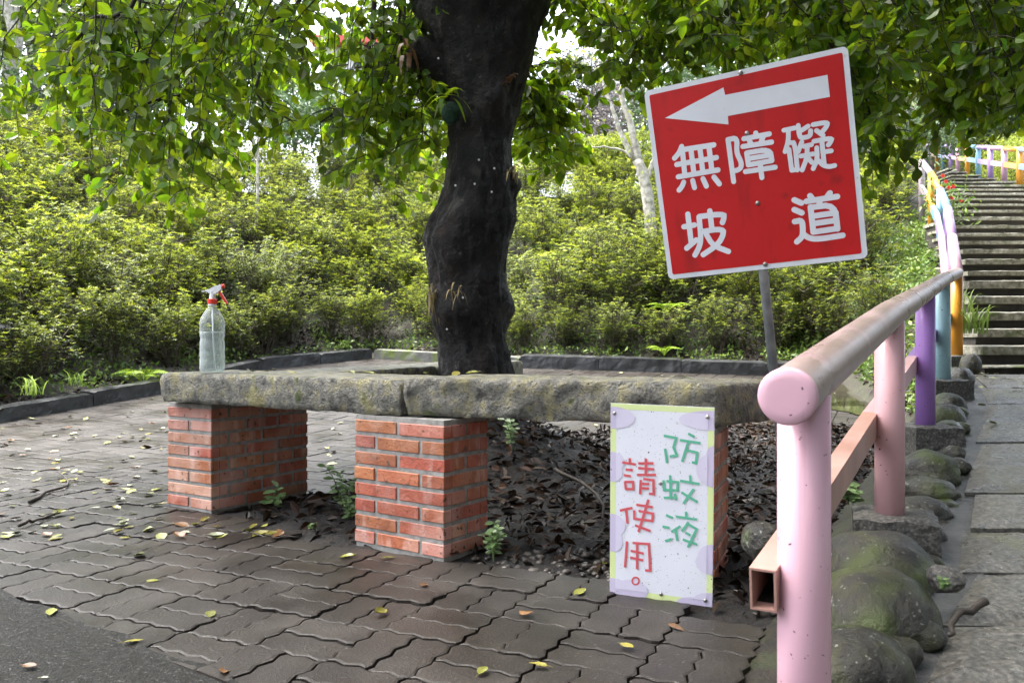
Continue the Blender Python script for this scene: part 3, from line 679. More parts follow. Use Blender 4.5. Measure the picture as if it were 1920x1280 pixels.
TX = [(m_green_t, fD, [[[(80, 128), (190, 148), (165, 235), (195, 308), (135, 318)], [(88, 250), (105, 375)], [(305, 110), (355, 138)], [(228, 168), (410, 195)], [(300, 190), (245, 362)], [(290, 262), (382, 282), (372, 378), (338, 372)]],
                        [[(75, 540), (78, 625), (200, 630), (205, 555), (105, 545)], [(135, 495), (138, 700)], [(80, 698), (192, 695)], [(178, 662), (188, 715)], [(318, 495), (322, 550)], [(230, 542), (400, 570)], [(350, 620), (258, 748)], [(242, 650), (382, 735)]],
                        [[(100, 858), (155, 882)], [(68, 963), (122, 972)], [(92, 1095), (145, 1078)], [(280, 830), (283, 880)], [(190, 870), (375, 897)], [(225, 960), (148, 1010)], [(185, 1000), (200, 1090)], [(300, 925), (245, 1005)], [(290, 935), (378, 985), (300, 1150)], [(280, 1020), (318, 1040)], [(255, 1082), (378, 1125)]]]),
      (m_red_t, fE, [[[(88, 122), (200, 140)], [(150, 88), (150, 125)], [(118, 185), (172, 190)], [(102, 235), (156, 244)], [(108, 295), (180, 295), (180, 358), (116, 358)], [(108, 295), (116, 358)], [(230, 130), (357, 130)], [(228, 172), (362, 182)], [(218, 232), (378, 232)], [(293, 92), (293, 225)], [(248, 280), (242, 400)], [(275, 268), (360, 280), (362, 402), (325, 400)], [(262, 312), (318, 312)], [(258, 350), (316, 352)]],
                     [[(66, 548), (170, 525)], [(118, 550), (130, 660)], [(212, 497), (350, 518)], [(315, 455), (228, 735)], [(190, 550), (190, 620), (350, 640), (355, 575), (232, 552)], [(200, 680), (330, 728)]],
                     [[(125, 825), (108, 1048)], [(180, 835), (320, 845), (330, 1080), (290, 1078)], [(215, 845), (215, 1065)], [(162, 905), (270, 928)], [(158, 965), (265, 988)]]])]
for mt, fn, chars in TX:
    for ch in chars:
        b = MB()
        for k, st in enumerate(ch): ribbon(b, BG.fr, [BG.uv(*fn(*q)) for q in st], 2.35*2.53/F,   .0063+.00006*k, round_=False)
        b.build('lettering', mt, notice)
b = MB(); ribbon(b, BG.fr, [BG.uv(*fE(202+30*math.cos(a), 1172-32*math.sin(a))) for a in np.linspace(0, 2*math.pi, 28, endpoint=False)], 1.6*2.53/F, .0064, False, True); b.build('lettering', m_red_t, notice)
for q in ((1153, 774), (1327, 781), (1240, 1112), (1323, 1124), (1239, 905)):
    u, v = BG.uv(*q); b = MB(); b.lathe([(.006, 0), (.006, .0012), (.004, .003), (.0015, .0036)], BG.fr(u, v, .0062), 10, tuple(-BG.R[:, 1])); b.build('screw', m_screw, notice, smooth=True)

# ------------------------------------------------------------------ granite path, edging and stone steps
def pathleft(y): return np.interp(y, [.5, 1.91, 2.54, 3.78, 5.8, 6.3], [.25, .98, 1.40, 2.12, 3.33, 3.52])
mb = MB(); y = .6; row = 0
for hgt in (.42, .40, .36, .30, .34, .36, .40, .42, .46, .50, .52, .56, .62, .60):
    y1 = min(y+hgt, 6.18)
    if y >= 6.15: break
    xl0, xl1 = pathleft(y), pathleft(y1); x = 0; k = 0
    offs = [0, rng.uniform(.32, .58), rng.uniform(.8, 1.1), rng.uniform(1.35, 1.7), 2.2, 2.9]
    for a, b_ in zip(offs[:-1], offs[1:]):
        e = .007
        ed = rng.normal(size=2)*.02 if a == 0 else (0, 0)
        c4 = [np.array([xl0+a+e+ed[0], y+e]), np.array([xl0+b_-e, y+e]), np.array([xl1+b_-e, y1-e]), np.array([xl1+a+e+ed[1], y1-e])]
        dz = rng.normal()*.006; sd_ = rng.random()*90
        def disp(v, u, w, t):
            v = v.copy(); v[2] += pathz(v[1])+dz
            e_ = min(min(u, 1-u)*(b_-a), min(w, 1-w)*(y1-y))
            if t == 1: v[2] += .004*nz((v[0]*6+sd_, v[1]*6, 0), 1.5)-.012*(1-min(1, e_/.035))
            if t < 1 and e_ == 0: v[0] += .006*nz((v[0]*9, v[1]*9, sd_), 1.5)
            return v
        mb.gridbox(c4, -.10, .0, .06, disp)
    y = y1
tag(mb.build('path', m_granite, smooth=False), kind='structure')
mb = MB(); ys = np.arange(.7, 6.2, .06); V = []
for i, yy in enumerate(ys):
    xl = pathleft(yy); jag = .03*mnoise.noise(Vector((yy*4, 3, 0))); 
    for k_, xo in enumerate((-.26, -.16, -.06, .06)): V.append((xl+xo, yy, pathz(yy)-.022+.008*nz((xl+xo, yy, 0), 7)+(-.05 if k_ == 0 else 0)))
mb.add(V, [(i*4+k_, i*4+k_+1, i*4+5+k_, i*4+4+k_) for i in range(len(ys)-1) for k_ in range(3)])
tag(mb.build('path_edging', m_edging, smooth=True), kind='structure')

stairs = thing('stone_stairs', (3.6, 6.3, .55), 'long flight of weathered stone steps climbing behind the painted railing', 'stairs')
ypx = [684, 648, 616, 584.5, 554, 527, 506, 485, 465.5, 450, 435, 420, 405, 391.5, 380, 370, 361, 353, 346, 339.5, 333, 326.5, 320.5, 314]
lpx = [1850, 1840, 1832, 1825, 1819, 1815, 1811, 1807, 1803, 1799, 1795, 1792, 1789, 1788, 1787, 1787, 1786, 1786, 1785, 1785, 1784, 1783, 1781, 1778]
dst = [6.25, 6.55, 6.87, 7.18, 7.5, 7.82, 8.12, 8.42, 8.78, 9.2, 9.62, 10.1, 10.7, 11.4, 12.1, 12.8, 13.5, 14.2, 14.9, 15.6, 16.6, 17.8, 19.2, 21.5]
for i, (yp, lp, d) in enumerate(zip(ypx, lpx, dst)):
    p = P(lp, yp, d); z = p[2]; dn = dst[i+1] if i+1 < len(dst) else d+.5
    zprev = P(lpx[i-1], ypx[i-1], dst[i-1])[2] if i else pathz(6.2)
    th_ = .5*min(z-zprev, ((ypx[i-1] if i else 705)-yp)*d/F)
    st_ = MB(); x0_ = p[0]; xe = x0_+2.9 if yp > 347 else (np.interp(yp, [314, 317, 320, 325, 331, 335, 341, 347], [1790, 1798, 1815, 1835, 1858, 1884, 1913, 1960])-CX)/F*d; brk = x0_+rng.uniform(.3, .62)*(xe-x0_); sd_ = rng.random()*80
    for a, b_ in ((x0_, brk), (brk, xe)):
        def disp(v, u, w, t):
            v = v.copy(); am = .010 if w == 0 else .004
            v[1] += am*nz((v[0]*5+sd_, v[1]*5, v[2]*8), 1.4)
            if t == 1: v[2] += .004*nz((v[0]*6+sd_, v[1]*6, 0), 1.6)-(.010 if (w == 0 or u in (0, 1)) else 0)
            return v
        st_.gridbox([(a+.010, d+rng.normal()*.012), (b_-.010, d+rng.normal()*.012), (b_-.010, dn+.12), (a+.010, dn+.12)], z-th_, z+rng.normal()*.004, .07, disp)
    so_ = st_.build('step', m_step, stairs, smooth=False)
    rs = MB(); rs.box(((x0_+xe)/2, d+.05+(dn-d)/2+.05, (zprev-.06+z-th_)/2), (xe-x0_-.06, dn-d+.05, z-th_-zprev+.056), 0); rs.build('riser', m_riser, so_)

# ------------------------------------------------------------------ painted railings
posts = [(.519, 1.47, .03, .716), (1.224, 2.68, .237, .876), (2.05, 4.1, .38, 1.036), (2.794, 5.36, .548, 1.188), (3.55, 6.6, .68, 1.335)]
rail = thing('painted_railing', (1.224, 2.68, .1), 'near handrail painted pink, purple, blue and orange beside the stone path and steps', 'railing')
pcol = [m_pink, m_pink2, m_purple_p, m_blue_p, m_orange_p]
pl_ = ['pink post at the near end', 'salmon pink post', 'purple post', 'pale blue post', 'orange post']
for (x, y, zb, zr), mt, lb in zip(posts, pcol, pl_):
    b = MB(); b.tube([(x, y, zb-.25 if y < 2 else zb-.03), (x, y, zb+.3), (x, y, zr-.02)], .0455, 28); b.build('post', mt, rail, smooth=True, label=lb)
up = [(1787, 502, 7.05), (1785, 445, 7.9), (1777, 392, 9.2), (1763, 357, 10.4), (1746, 326, 11.8), (1728, 303, 13.4)]
upm = [m_lpink_p, m_lilac_p, m_sky_p, m_amber_p, m_grey_p]
q0, q1 = np.array([.455, 1.36, .701]), np.array([3.62, 6.72, 1.345])
b = MB(); rp = [q0+[-.004, -.007, -.001]*1, q0+[.0, .0, 0]]+[np.array([p[0], p[1], p[3]]) for p in posts]+[q1]
b.tube(rp, [.0445, .046]+[.046]*6, 32)
rl = b.build('handrail', m_worn, rail, smooth=True, label='worn brownish pink rail pipe')
b = MB(); dv = unit(q0-q1); b.lathe([(.0462, -.012), (.0475, -.004), (.0475, .006), (.044, .0095), (.03, .0105), (.012, .0105)], q0+dv*.006, 36, tuple(dv)); b.build('end_cap', m_pink, rl, smooth=True)
UPP = [P(*u_) for u_ in up]; UPP[0] = q1
for a, c, mt in zip(UPP[:-1], UPP[1:], upm):
    dl = unit(c-a); b = MB(); b.tube([a+dl*.004, (a+c)/2, c-dl*.0], .046, 20); b.build('handrail', mt, rail, smooth=True)
midz = [-.36, -.36, -.36, -.36, -.36]
mm = [np.array([p[0]-.058*.866, p[1]+.058*.5, p[3]-.355]) for p in posts]
mcol = [m_wornbar, m_pink2, m_purple_p, m_blue_p]
def sqtube(b, a, c, w, h):
    d = unit(c-a); s_ = unit(np.cross(d, [0, 0, 1])); u_ = np.cross(s_, d); V = []
    for p in (a, c):
        for (k1, k2) in ((-1, -1), (1, -1), (1, 1), (-1, 1)): V.append(p+s_*k1*w/2+u_*k2*h/2)
        for (k1, k2) in ((-1, -1), (1, -1), (1, 1), (-1, 1)): V.append(p+s_*k1*(w/2-.004)+u_*k2*(h/2-.004))
    f = []
    for k in range(4):
        k2 = (k+1) % 4
        f += [(k, k2, 8+k2, 8+k), (4+k, 12+k, 12+k2, 4+k2), (k, 4+k, 4+k2, k2), (8+k, 8+k2, 12+k2, 12+k)]
    b.add(V, f)
d0 = unit(mm[1]-mm[0]); mm[0] = mm[0]-d0*.06
for k, mt in enumerate(mcol):
    b = MB(); sqtube(b, mm[k]+(unit(mm[k+1]-mm[k])*.002), mm[k+1]-(unit(mm[k+1]-mm[k])*.0), .046, .076); o_ = b.build('mid_rail', mt, rail)
    if k == 0:
        b = MB(); c_ = mm[0]+d0*.03; s_ = unit(np.cross(d0, [0, 0, 1])); u_ = np.cross(s_, d0)
        b.add([c_-s_*.018+u_*-.033, c_+s_*.018+u_*-.033, c_+s_*.018+u_*-.026+d0*.2, c_-s_*.018+u_*-.026+d0*.2], [(0, 1, 2, 3)]); b.build('silt', m_soil, o_)
ml = [(1768, 507, 7.05), (1765, 448, 7.9), (1757, 408, 9.1), (1749, 392, 10.4), (1739, 370, 11.8), (1728, 352, 13.2)]
MLP = [P(*u_) for u_ in ml]; MLP[0] = mm[4]
for a, c, mt in zip(MLP[:-1], MLP[1:], [m_lpink_p, m_lilac_p, m_sky_p, m_amber_p, m_grey_p]):
    b = MB(); sqtube(b, a, c, .05, .09); b.build('mid_rail', mt, rail)
for k, mt in ((1, m_lpink_p), (2, m_lilac_p), (3, m_sky_p), (4, m_amber_p), (5, m_grey_p)):
    t_ = UPP[k]; b = MB(); zb = float(terrain(t_[0], t_[1]))-.1; b.tube([(t_[0], t_[1], min(zb, t_[2]-.75)), (t_[0], t_[1], t_[2]-.3), (t_[0], t_[1], t_[2]-.02)], .046, 16); b.build('post', mt, rail, smooth=True)
for k in range(5):
    x, y, zb, zr = posts[k]; b = MB(); hh = .3; sd_ = k*11.
    if k == 0: continue
    w_ = .125 if k == 1 else .12
    c = np.array([x+.015, y-.0]); u_ = unit([.93, -.37]) if k == 1 else np.array([1., 0]); v_ = np.array([-u_[1], u_[0]])
    def disp(p, uu, w, t): 
        p = p.copy(); e = .006*nz((p[0]*12+sd_, p[1]*12, p[2]*12), 1.5); p += e
        if t == 1: p[2] -= .008*(uu in (0, 1) or w in (0, 1))
        return p
    b.gridbox([c-u_*w_-v_*w_, c+u_*w_-v_*w_, c+u_*w_+v_*w_, c-u_*w_+v_*w_], zb-hh, zb, .03, disp); b.build('footing', m_block, rail, smooth=False)
# far railing up the slope
fx = [1912, 1883, 1857, 1834, 1814, 1796, 1783, 1768, 1757, 1748, 1738]; fy = [341, 335, 331, 325, 320, 317, 313, 310, 308, 306, 305]; ft = [280.5, 279, 277, 276, 274.5, 274, 273.5, 273, 272.5, 272, 272]
fm = [m_amber_p, m_lpink_p, m_lilac_p, m_sky_p]
frail = thing('painted_railing', tuple(P(1814, 320, 19.5)), 'distant railing with orange, pink, lilac and blue posts above the top of the steps', 'railing')
fd = [.62*F/(b_-a) for a, b_ in zip(ft, fy)]
top = [P(x, a, d) for x, a, d in zip(fx, ft, fd)]; bot = [P(x, b_+3, d) for x, b_, d in zip(fx, fy, fd)]
ex = top[0]*2-top[1]; top = [ex]+top; exb = bot[0]*2-bot[1]; bot = [exb]+bot
for k in range(1, len(top)):
    mt = fm[(k-1) % 4]; t_, b_ = top[k], bot[k]
    b = MB(); b.tube([(t_[0], t_[1], b_[2]-.15), (t_[0], t_[1], (t_[2]+b_[2])/2), (t_[0], t_[1], t_[2])], .058, 12); b.build('post', mt, frail, smooth=True)
for k in range(len(top)-1):
    mt = fm[(k-1) % 4]; b = MB(); b.tube([top[k], (top[k]+top[k+1])/2, top[k+1]], .05, 12); b.build('handrail', mt, frail, smooth=True)
    a, c = top[k].copy(), top[k+1].copy(); a[2] = a[2]*.5+bot[k][2]*.5; c[2] = c[2]*.5+bot[k+1][2]*.5
    b = MB(); sqtube(b, a, c, .06, .10); b.build('mid_rail', mt, frail)
# retaining boulders under the far railing
# ------------------------------------------------------------------ boulders along the path
BL = [(1622, 1250, 1.80, 92, 80, 'near mossy boulder with pale lichen spots at the bottom edge of the photo'), (1655, 1165, 2.08, 108, 108, 'largest dark boulder, between the lichen-spotted boulder and the smooth olive one'),
      (1655, 1065, 2.40, 100, 74, 'smooth olive boulder in front of the block under the salmon pink post'), (1742, 1012, 2.75, 36, 46, 'small dark boulder beside the block under the salmon pink post'),
      (1735, 958, 2.98, 52, 36, 'dark wet boulder just right of the salmon pink post foot'), (1745, 922, 3.2, 46, 26, 'flat boulder with a shiny wet top below the big olive boulder'),
      (1748, 884, 3.45, 54, 46, 'big rounded olive boulder in front of the block under the purple post'), (1783, 815, 4.15, 28, 36, 'dark boulder right of the block under the purple post'),
      (1778, 786, 4.45, 34, 34, 'dark boulder directly behind the block under the purple post'), (1783, 762, 4.8, 28, 32, 'boulder just in front of the block under the pale blue post'),
      (1811, 745, 5.3, 16, 20, 'small boulder right of the block under the pale blue post'), (1800, 706, 5.8, 26, 24, 'grey boulder between the pale blue post and the orange post'), (1822, 680, 6.25, 18, 22, 'small boulder beside the foot of the lowest step'),
      (1430, 1015, 2.25, 36, 36, 'dark rock in the soil behind the open end of the square tube')]
for k, (px, py, d, rx_, ry_, lb) in enumerate(BL):
    c = P(px, py, d); b = MB(); sx_, sz_ = rx_/F*d, ry_/F*d
    b.blob(c+[0, sx_*.25, -.02*(sz_ > .06)], (sx_, sx_*1.15, sz_), rz=rng.uniform(-.25, .25), amp=.09, fr=1.3, seed=k+1, sub=5 if d < 3.6 else 4, pw=.92)
    o_ = b.build('boulder', m_boulder, smooth=True); tag(o_, lb, 'boulder', 'boulders edging the path')
for k, (px, py, d, rr) in enumerate(((1705, 1110, 2.3, 34), (1738, 1055, 2.5, 30), (1722, 1180, 2.0, 40), (1690, 1215, 1.9, 36), (1765, 985, 2.9, 22), (1772, 948, 3.1, 24), (1778, 925, 3.2, 20), (1794, 870, 3.55, 22), (1700, 985, 2.85, 26), (1790, 845, 3.8, 18), (1802, 800, 4.3, 15), (1800, 770, 4.7, 14), (1575, 1100, 2.2, 30), (1760, 895, 3.35, 18))):
    c = P(px, py, d); b = MB(); ra = rr/F*d; b.blob(c+[0, 0, -ra*.25], (ra, ra*1.1, ra*.8), rz=rng.uniform(0, 3), amp=.14, fr=1.4, seed=60+k, sub=4, pw=.9); tag(b.build('cobble', m_boulder, smooth=True), 'small dark cobble wedged between the larger boulders and the path', 'cobble', 'small cobbles wedged along the path edge')
b = MB(); c = P(1775, 1085, 2.15); b.blob(c, (.045, .05, .035), amp=.3, fr=1.2, sub=2, seed=31); tag(b.build('stone', m_block), 'angular grey stone lying at the edge of the path', 'stone')

# ------------------------------------------------------------------ the tree
TRK = np.array([[-60, 735, 1055], [0, 768, 1032], [50, 785, 1014], [100, 805, 1003], [150, 824, 987], [200, 834, 973], [250, 841, 961], [300, 838, 958], [350, 834, 966], [385, 822, 968], [410, 806, 966], [450, 797, 955], [500, 801, 950], [540, 802, 950], [575, 805, 952],
                [600, 808, 952], [640, 819, 950], [680, 822, 960], [720, 823, 970], [800, 818, 978], [860, 810, 985], [905, 800, 1000]], float)
TD = 4.9
tree = thing('shade_tree', (-.2, TD, 0), 'big dark-trunked tree with drooping bright green leaves growing inside the stone bench', 'tree')
yy_ = np.arange(-60, 906, 5.0)[::-1]; lft = np.interp(yy_, TRK[:, 0], TRK[:, 1]); rgt = np.interp(yy_, TRK[:, 0], TRK[:, 2])
NA = 110; V = []; ang = np.linspace(0, 2*np.pi, NA, endpoint=False)
burls = [(P(845, 585, TD-.24), .09, .10), (P(815, 565, TD-.1), .04, .06), (P(840, 455, TD-.22), .055, .10), (P(850, 490, TD-.24), .05, .06), (P(955, 575, TD), .045, .09), (P(965, 345, TD), .04, .06), (P(925, 185, TD-.24), .06, .08), (P(870, 400, TD-.24), .04, .10), (P(900, 520, TD-.24), .03, .07)]
for yp, l, r in zip(yy_, lft, rgt):
    cx_ = ((l+r)/2-CX)/F*TD; rr = (r-l)/2/F*TD; z = CAMZ+(CY-yp)/F*TD
    p = np.stack([cx_+rr*np.cos(ang), TD+rr*.95*np.sin(ang), np.full(NA, z)], 1)
    n_ = np.stack([np.cos(ang), np.sin(ang), 0*ang], 1)
    dsp = np.array([.018*nz((q[0]*5, q[1]*5, q[2]*2.5), 1.6, 5)-.016*abs(mnoise.noise(Vector((q[0]*14, q[1]*14, q[2]*2.2))))+.010*mnoise.noise(Vector((q[0]*26, q[1]*26, q[2]*7))) + .006*mnoise.noise(Vector((q[0]*60, q[1]*60, q[2]*30))) for q in p])
    for bc, am, w_ in burls: dsp += am*np.exp(-(np.linalg.norm(p-bc, axis=1)/w_)**2)
    V.append(p+n_*dsp[:, None])
k = len(yy_); b = MB(); b.add(np.concatenate(V), [(i*NA+j, i*NA+(j+1) % NA, (i+1)*NA+(j+1) % NA, (i+1)*NA+j) for i in range(k-1) for j in range(NA)]+[tuple(range((k-1)*NA, k*NA))])
trunk = b.build('trunk', m_bark, tree, smooth=True)
def limb(pts, r0, r1, n=12, name='branch', steps=14, jit=.0):
    pts = np.array(pts, float); t = np.linspace(0, len(pts)-1, steps); seg = np.minimum(t.astype(int), len(pts)-2); fr_ = t-seg
    # Catmull-Rom
    ext = np.vstack([pts[0]*2-pts[1], pts, pts[-1]*2-pts[-2]]); out = []
    for s_, u in zip(seg, fr_):
        p0_, p1_, p2_, p3_ = ext[s_], ext[s_+1], ext[s_+2], ext[s_+3]
        out.append(.5*((2*p1_)+(-p0_+p2_)*u+(2*p0_-5*p1_+4*p2_-p3_)*u*u+(-p0_+3*p1_-3*p2_+p3_)*u**3))
    out = np.array(out); 
    if jit: out[1:-1] += rng.normal(size=(steps-2, 3))*jit
    b = MB(); b.tube(out, np.linspace(r0, r1, steps), n, jitter=.12); return b, out
bx = [([(-.22, 4.9, 2.6), (-.50, 4.85, 3.15), (-1.3, 4.7, 3.9), (-2.6, 4.6, 4.5), (-4.2, 4.8, 4.6)], .25, .07), ([(-.12, 4.9, 2.6), (.06, 4.85, 3.1), (.75, 4.7, 3.8), (2.0, 4.5, 4.4), (3.9, 4.6, 4.5)], .23, .07),
      ([(-.2, 4.9, 2.7), (-.25, 4.5, 3.6), (-.3, 3.6, 4.4), (-.2, 2.0, 4.9)], .22, .05), ([(-.1, 5.0, 2.7), (.1, 5.6, 3.7), (.4, 6.6, 4.4), (.6, 8.0, 4.7)], .22, .05),
      ([(-1.3, 4.7, 3.9), (-2.2, 5.5, 4.3), (-3.0, 6.8, 4.3)], .12, .04), ([(1.0, 4.65, 4.0), (1.8, 5.6, 4.3), (2.6, 6.8, 4.2)], .12, .04), ([(1.9, 4.5, 4.4), (2.8, 3.6, 4.5), (3.2, 2.4, 4.4)], .10, .03), ([(-1.6, 4.65, 4.1), (-2.2, 3.6, 4.4), (-2.6, 2.4, 4.5)], .10, .03)]
for pts, r0, r1 in bx:
    b, _ = limb(pts, r0, r1, 18, steps=18); b.build('branch', m_bark, tree, smooth=True)
b, _ = limb([P(850, 150, TD), P(800, 110, TD-.1), P(772, 88, TD-.15)], .13, .075, 14, steps=8); b.build('branch_stub', m_bark, tree, smooth=True)
# branches that show against the leaves (start above the frame)
vis = [([(440, -150, 5), (412, 0, 5), (398, 60, 5), (375, 110, 5), (352, 165, 5), (290, 192, 4.9), (200, 210, 4.8)], .022, .006), ([(640, -150, 5.2), (555, 0, 5.2), (502, 48, 5.2), (482, 110, 5.2), (480, 170, 5.1), (500, 200, 5.1), (545, 225, 5.0)], .016, .005),
       ([(300, -120, 4.6), (240, 20, 4.6), (175, 32, 4.6), (140, 110, 4.5), (110, 150, 4.5)], .014, .005), ([(265, -60, 4.7), (262, 30, 4.7), (255, 110, 4.7), (240, 130, 4.7)], .010, .004),
       ([(720, -120, 5), (700, 60, 5), (690, 100, 5), (670, 180, 5), (600, 230, 4.9)], .018, .005), ([(730, -90, 5.2), (745, 70, 5.2), (738, 160, 5.1), (720, 230, 5.0)], .012, .004), ([(770, -90, 4.8), (755, 90, 4.8), (785, 150, 4.8), (790, 260, 4.8)], .009, .003),
       ([(1440, -120, 4.8), (1443, 0, 4.8), (1458, 30, 4.8), (1510, 48, 4.8), (1562, 90, 4.8), (1610, 150, 4.7), (1640, 240, 4.7)], .020, .006), ([(1780, -120, 5.2), (1740, -10, 5.2), (1690, 60, 5.2), (1655, 110, 5.1), (1640, 190, 5.1)], .03, .008),
       ([(1250, -120, 5.3), (1235, 10, 5.3), (1200, 70, 5.3), (1165, 140, 5.3)], .012, .004), ([(1350, -100, 5), (1340, 20, 5), (1375, 90, 4.9)], .010, .004), ([(1860, -90, 4.6), (1850, 60, 4.6), (1800, 150, 4.6), (1770, 230, 4.6)], .014, .004), ([(1930, -60, 4.5), (1900, 60, 4.5), (1880, 180, 4.5)], .012, .004)]
twb = MB(); crown = MB(); LP, LD, LN, LL = [], [], [], []
for pts, r0, r1 in vis:
    b, o_ = limb([P(*q) for q in pts], r0, r1, 8, steps=18, jit=.012); b.build('branch', m_twig, tree, smooth=True)
    for i in range(4, 18):
        for _ in range(2):
            a = o_[i]; L0 = rng.uniform(.1, .3); dr = unit(np.array([rng.normal(), rng.normal()*.7, -.5+rng.normal()*.5])); e = a+dr*L0; e[2] -= .05
            twb.tube(bez(a, a+dr*L0*.6+[0, 0, .02], e, 5), np.linspace(.0035, .0015, 5), 4, cap=False)
            for q in np.linspace(.25, 1, 5):
                LP.append(a+(e-a)*q); LD.append(dr*.5+rng.normal(size=3)*.5+[0, 0, -.75]); LN.append(rng.normal(size=3)*.6+[0, -.7, .5]); LL.append(rng.uniform(.055, .095))
LOBE = [(-60, 90, [(-60, 300), (20, 285), (60, 290), (90, 180)], 9, 4.4, 5.4, 1), (90, 470, [(90, 110), (125, 150), (150, 345), (200, 365), (260, 340), (330, 400), (380, 340), (440, 340), (470, 250)], 46, 4.2, 5.8, 1), (430, 600, [(430, 250), (480, 190), (560, 190), (600, 240)], 11, 4.6, 6.2, 1),
        (560, 850, [(560, 210), (620, 260), (660, 360), (700, 410), (750, 430), (790, 415), (850, 300)], 42, 4.7, 6.4, 1), (970, 1100, [(970, 330), (1040, 325), (1075, 330), (1100, 270)], 30, 5.3, 6.5, 2),
        (1075, 1290, [(1075, 60), (1110, 110), (1160, 180), (1210, 150), (1260, 150), (1290, 110)], 30, 4.8, 6.2, 1), (1270, 1610, [(1270, 130), (1400, 110), (1600, 150)], 62, 4.5, 6.2, 1), (1590, 1960, [(1590, 330), (1640, 370), (1690, 290), (1740, 215), (1800, 215), (1850, 240), (1960, 225)], 105, 4.2, 6.2, 1)]
for x0_, x1_, lo, cnt, da, db, kind in LOBE:
    lo = np.array(lo, float)
    for _ in range(cnt):
        px = rng.uniform(x0_, x1_); yl = np.interp(px, lo[:, 0], lo[:, 1]); yb = yl-abs(rng.normal())*yl*.30; d = rng.uniform(da, db)
        sw = (1 if px < 880 else -1)*rng.uniform(20, 330); yb = max(yb, 15)
        a = P(px+sw, -70-rng.random()*90, d+rng.normal()*.3) if kind == 1 else P(905+rng.normal()*30, 70+rng.random()*120, 5.6)
        e = P(px, yb, d)+[0, 0, rng.uniform(0, .05)]; u_ = rng.uniform(.55, .95)
        c_ = np.array([e[0]*u_+a[0]*(1-u_), e[1]*.5+a[1]*.5, max(a[2], e[2])-rng.uniform(-.05, .15)*abs(a[2]-e[2])]); path = bez(a, c_, e, 12); path[1:-1] += rng.normal(size=(10, 3))*.014
        twb.tube(path, np.linspace(.006, .002, 12), 5, cap=False)
        ln = np.linalg.norm(e-a); nL = int(ln/.05)+3
        for q in np.linspace(.12 if kind == 1 else .35, 1.0, nL):
            i = min(10, int(q*11)); p_ = path[i]+(path[i+1]-path[i])*(q*11-i); tg = unit(path[i+1]-path[i])
            if rng.random() > .15+.85*q: continue
            if rng.random() < .42:                                   # side shoot
                dr = unit(np.array([rng.normal(), rng.normal()*.7, -.2])); L0 = rng.uniform(.08, .26); s2 = p_+dr*L0; s2[2] -= .04
                twb.tube(bez(p_, p_+dr*L0*.6, s2, 4), [.003, .0025, .002, .0012], 4, cap=False)
                for u in (.3, .5, .7, .85, 1.0):
                    LP.append(p_+(s2-p_)*u); LD.append(dr*.6+rng.normal(size=3)*.4+[0, 0, -.6]); LN.append(rng.normal(size=3)*.6+[0, -.7, .5]); LL.append(rng.uniform(.055, .095))
            sd_ = unit(np.array([rng.normal(), rng.normal(), 0])); LP.append(p_); LD.append(sd_*.8+tg*.3+[0, 0, -.25]+rng.normal(size=3)*.3); LN.append(rng.normal(size=3)*.6+[0, -.7, .5]); LL.append(rng.uniform(.055, .098))
LL = np.array(LL); leaves(crown, np.array(LP), np.array(LD), np.array(LN), LL, LL*rng.uniform(.62, .8, len(LL)), .22, .18)
# the upper crown, above the frame, that shades the plaza
CP, CD, CL = [], [], []
for _ in range(640):
    c = np.array([rng.uniform(-5.6, 7.4), rng.uniform(-3.4, 7.4), 0])
    if c[1] < 1.6 and c[0] < -3.2: continue
    if c[0] < -4.2 and c[1] < 3.5: continue
    if c[1] > 5.4 and c[0] < 1.0: continue
    if rng.random() < .18: c = np.array([rng.uniform(3.5, 9.5), rng.uniform(2, 8.6), 0])
    c[2] = rng.uniform(3.7, 5.6)
    if c[1] > 6.5: c[2] = max(c[2], 1.6+.42*c[1]+.2)
    n = 32; CP.append(c+rng.normal(size=(n, 3))*[.36, .36, .16]); CL.append(rng.uniform(.16, .28, n))
CP = np.concatenate(CP); CL = np.concatenate(CL); n = len(CP)
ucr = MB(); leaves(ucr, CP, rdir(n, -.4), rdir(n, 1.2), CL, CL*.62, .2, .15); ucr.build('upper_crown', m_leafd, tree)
crown.build('crown', m_leaf, tree); twb.build('twigs', m_twig, tree)
print('tree leaves', len(LL), n)
# things growing or hung on the trunk
def epiphyte(name, c, label, n, mat_, ln, spread, down, cat='plant'):
    b = MB(); pts = []
    for _ in range(n):
        dr = unit(np.array([rng.normal()*spread, -.5+rng.normal()*.3, rng.normal()*.5-down])); a = np.asarray(c)+rng.normal(size=3)*.02; L0 = ln*rng.uniform(.5, 1.2)
        e = a+dr*L0; e[2] -= L0*down*.6; pth = bez(a, a+dr*L0*.6+[0, -.02, .04], e, 6); wv = np.array([.004, .011, .013, .011, .007, .001])*(1 if mat_ is not m_fibre else .5); sd_ = unit(np.cross(dr, [0, 0, 1]))
        V = np.concatenate([pth+sd_*wv[:, None], pth-sd_*wv[:, None]]); b.add(V, [(i, i+1, 7+i, 6+i) for i in range(5)])
    o_ = b.build(name, mat_); tag(o_, label, cat); return o_
epiphyte('orchid_plant', P(838, 180, TD-.30), 'small strap-leaved orchid tied to the trunk above the green netting', 12, m_leaf, .16, 1.0, .5)
b = MB(); b.blob(P(845, 212, TD-.225), (.055, .04, .06), amp=.2, fr=2, seed=4, sub=4); tag(b.build('moss_pad', m_moss, smooth=True), 'dark green netted moss pad on the left of the upper trunk', 'moss')
epiphyte('dry_roots', P(812, 545, TD-.16), 'tan dried roots and brown leaves hanging from the left knob of the trunk', 26, m_fibre, .10, .5, 1.3)
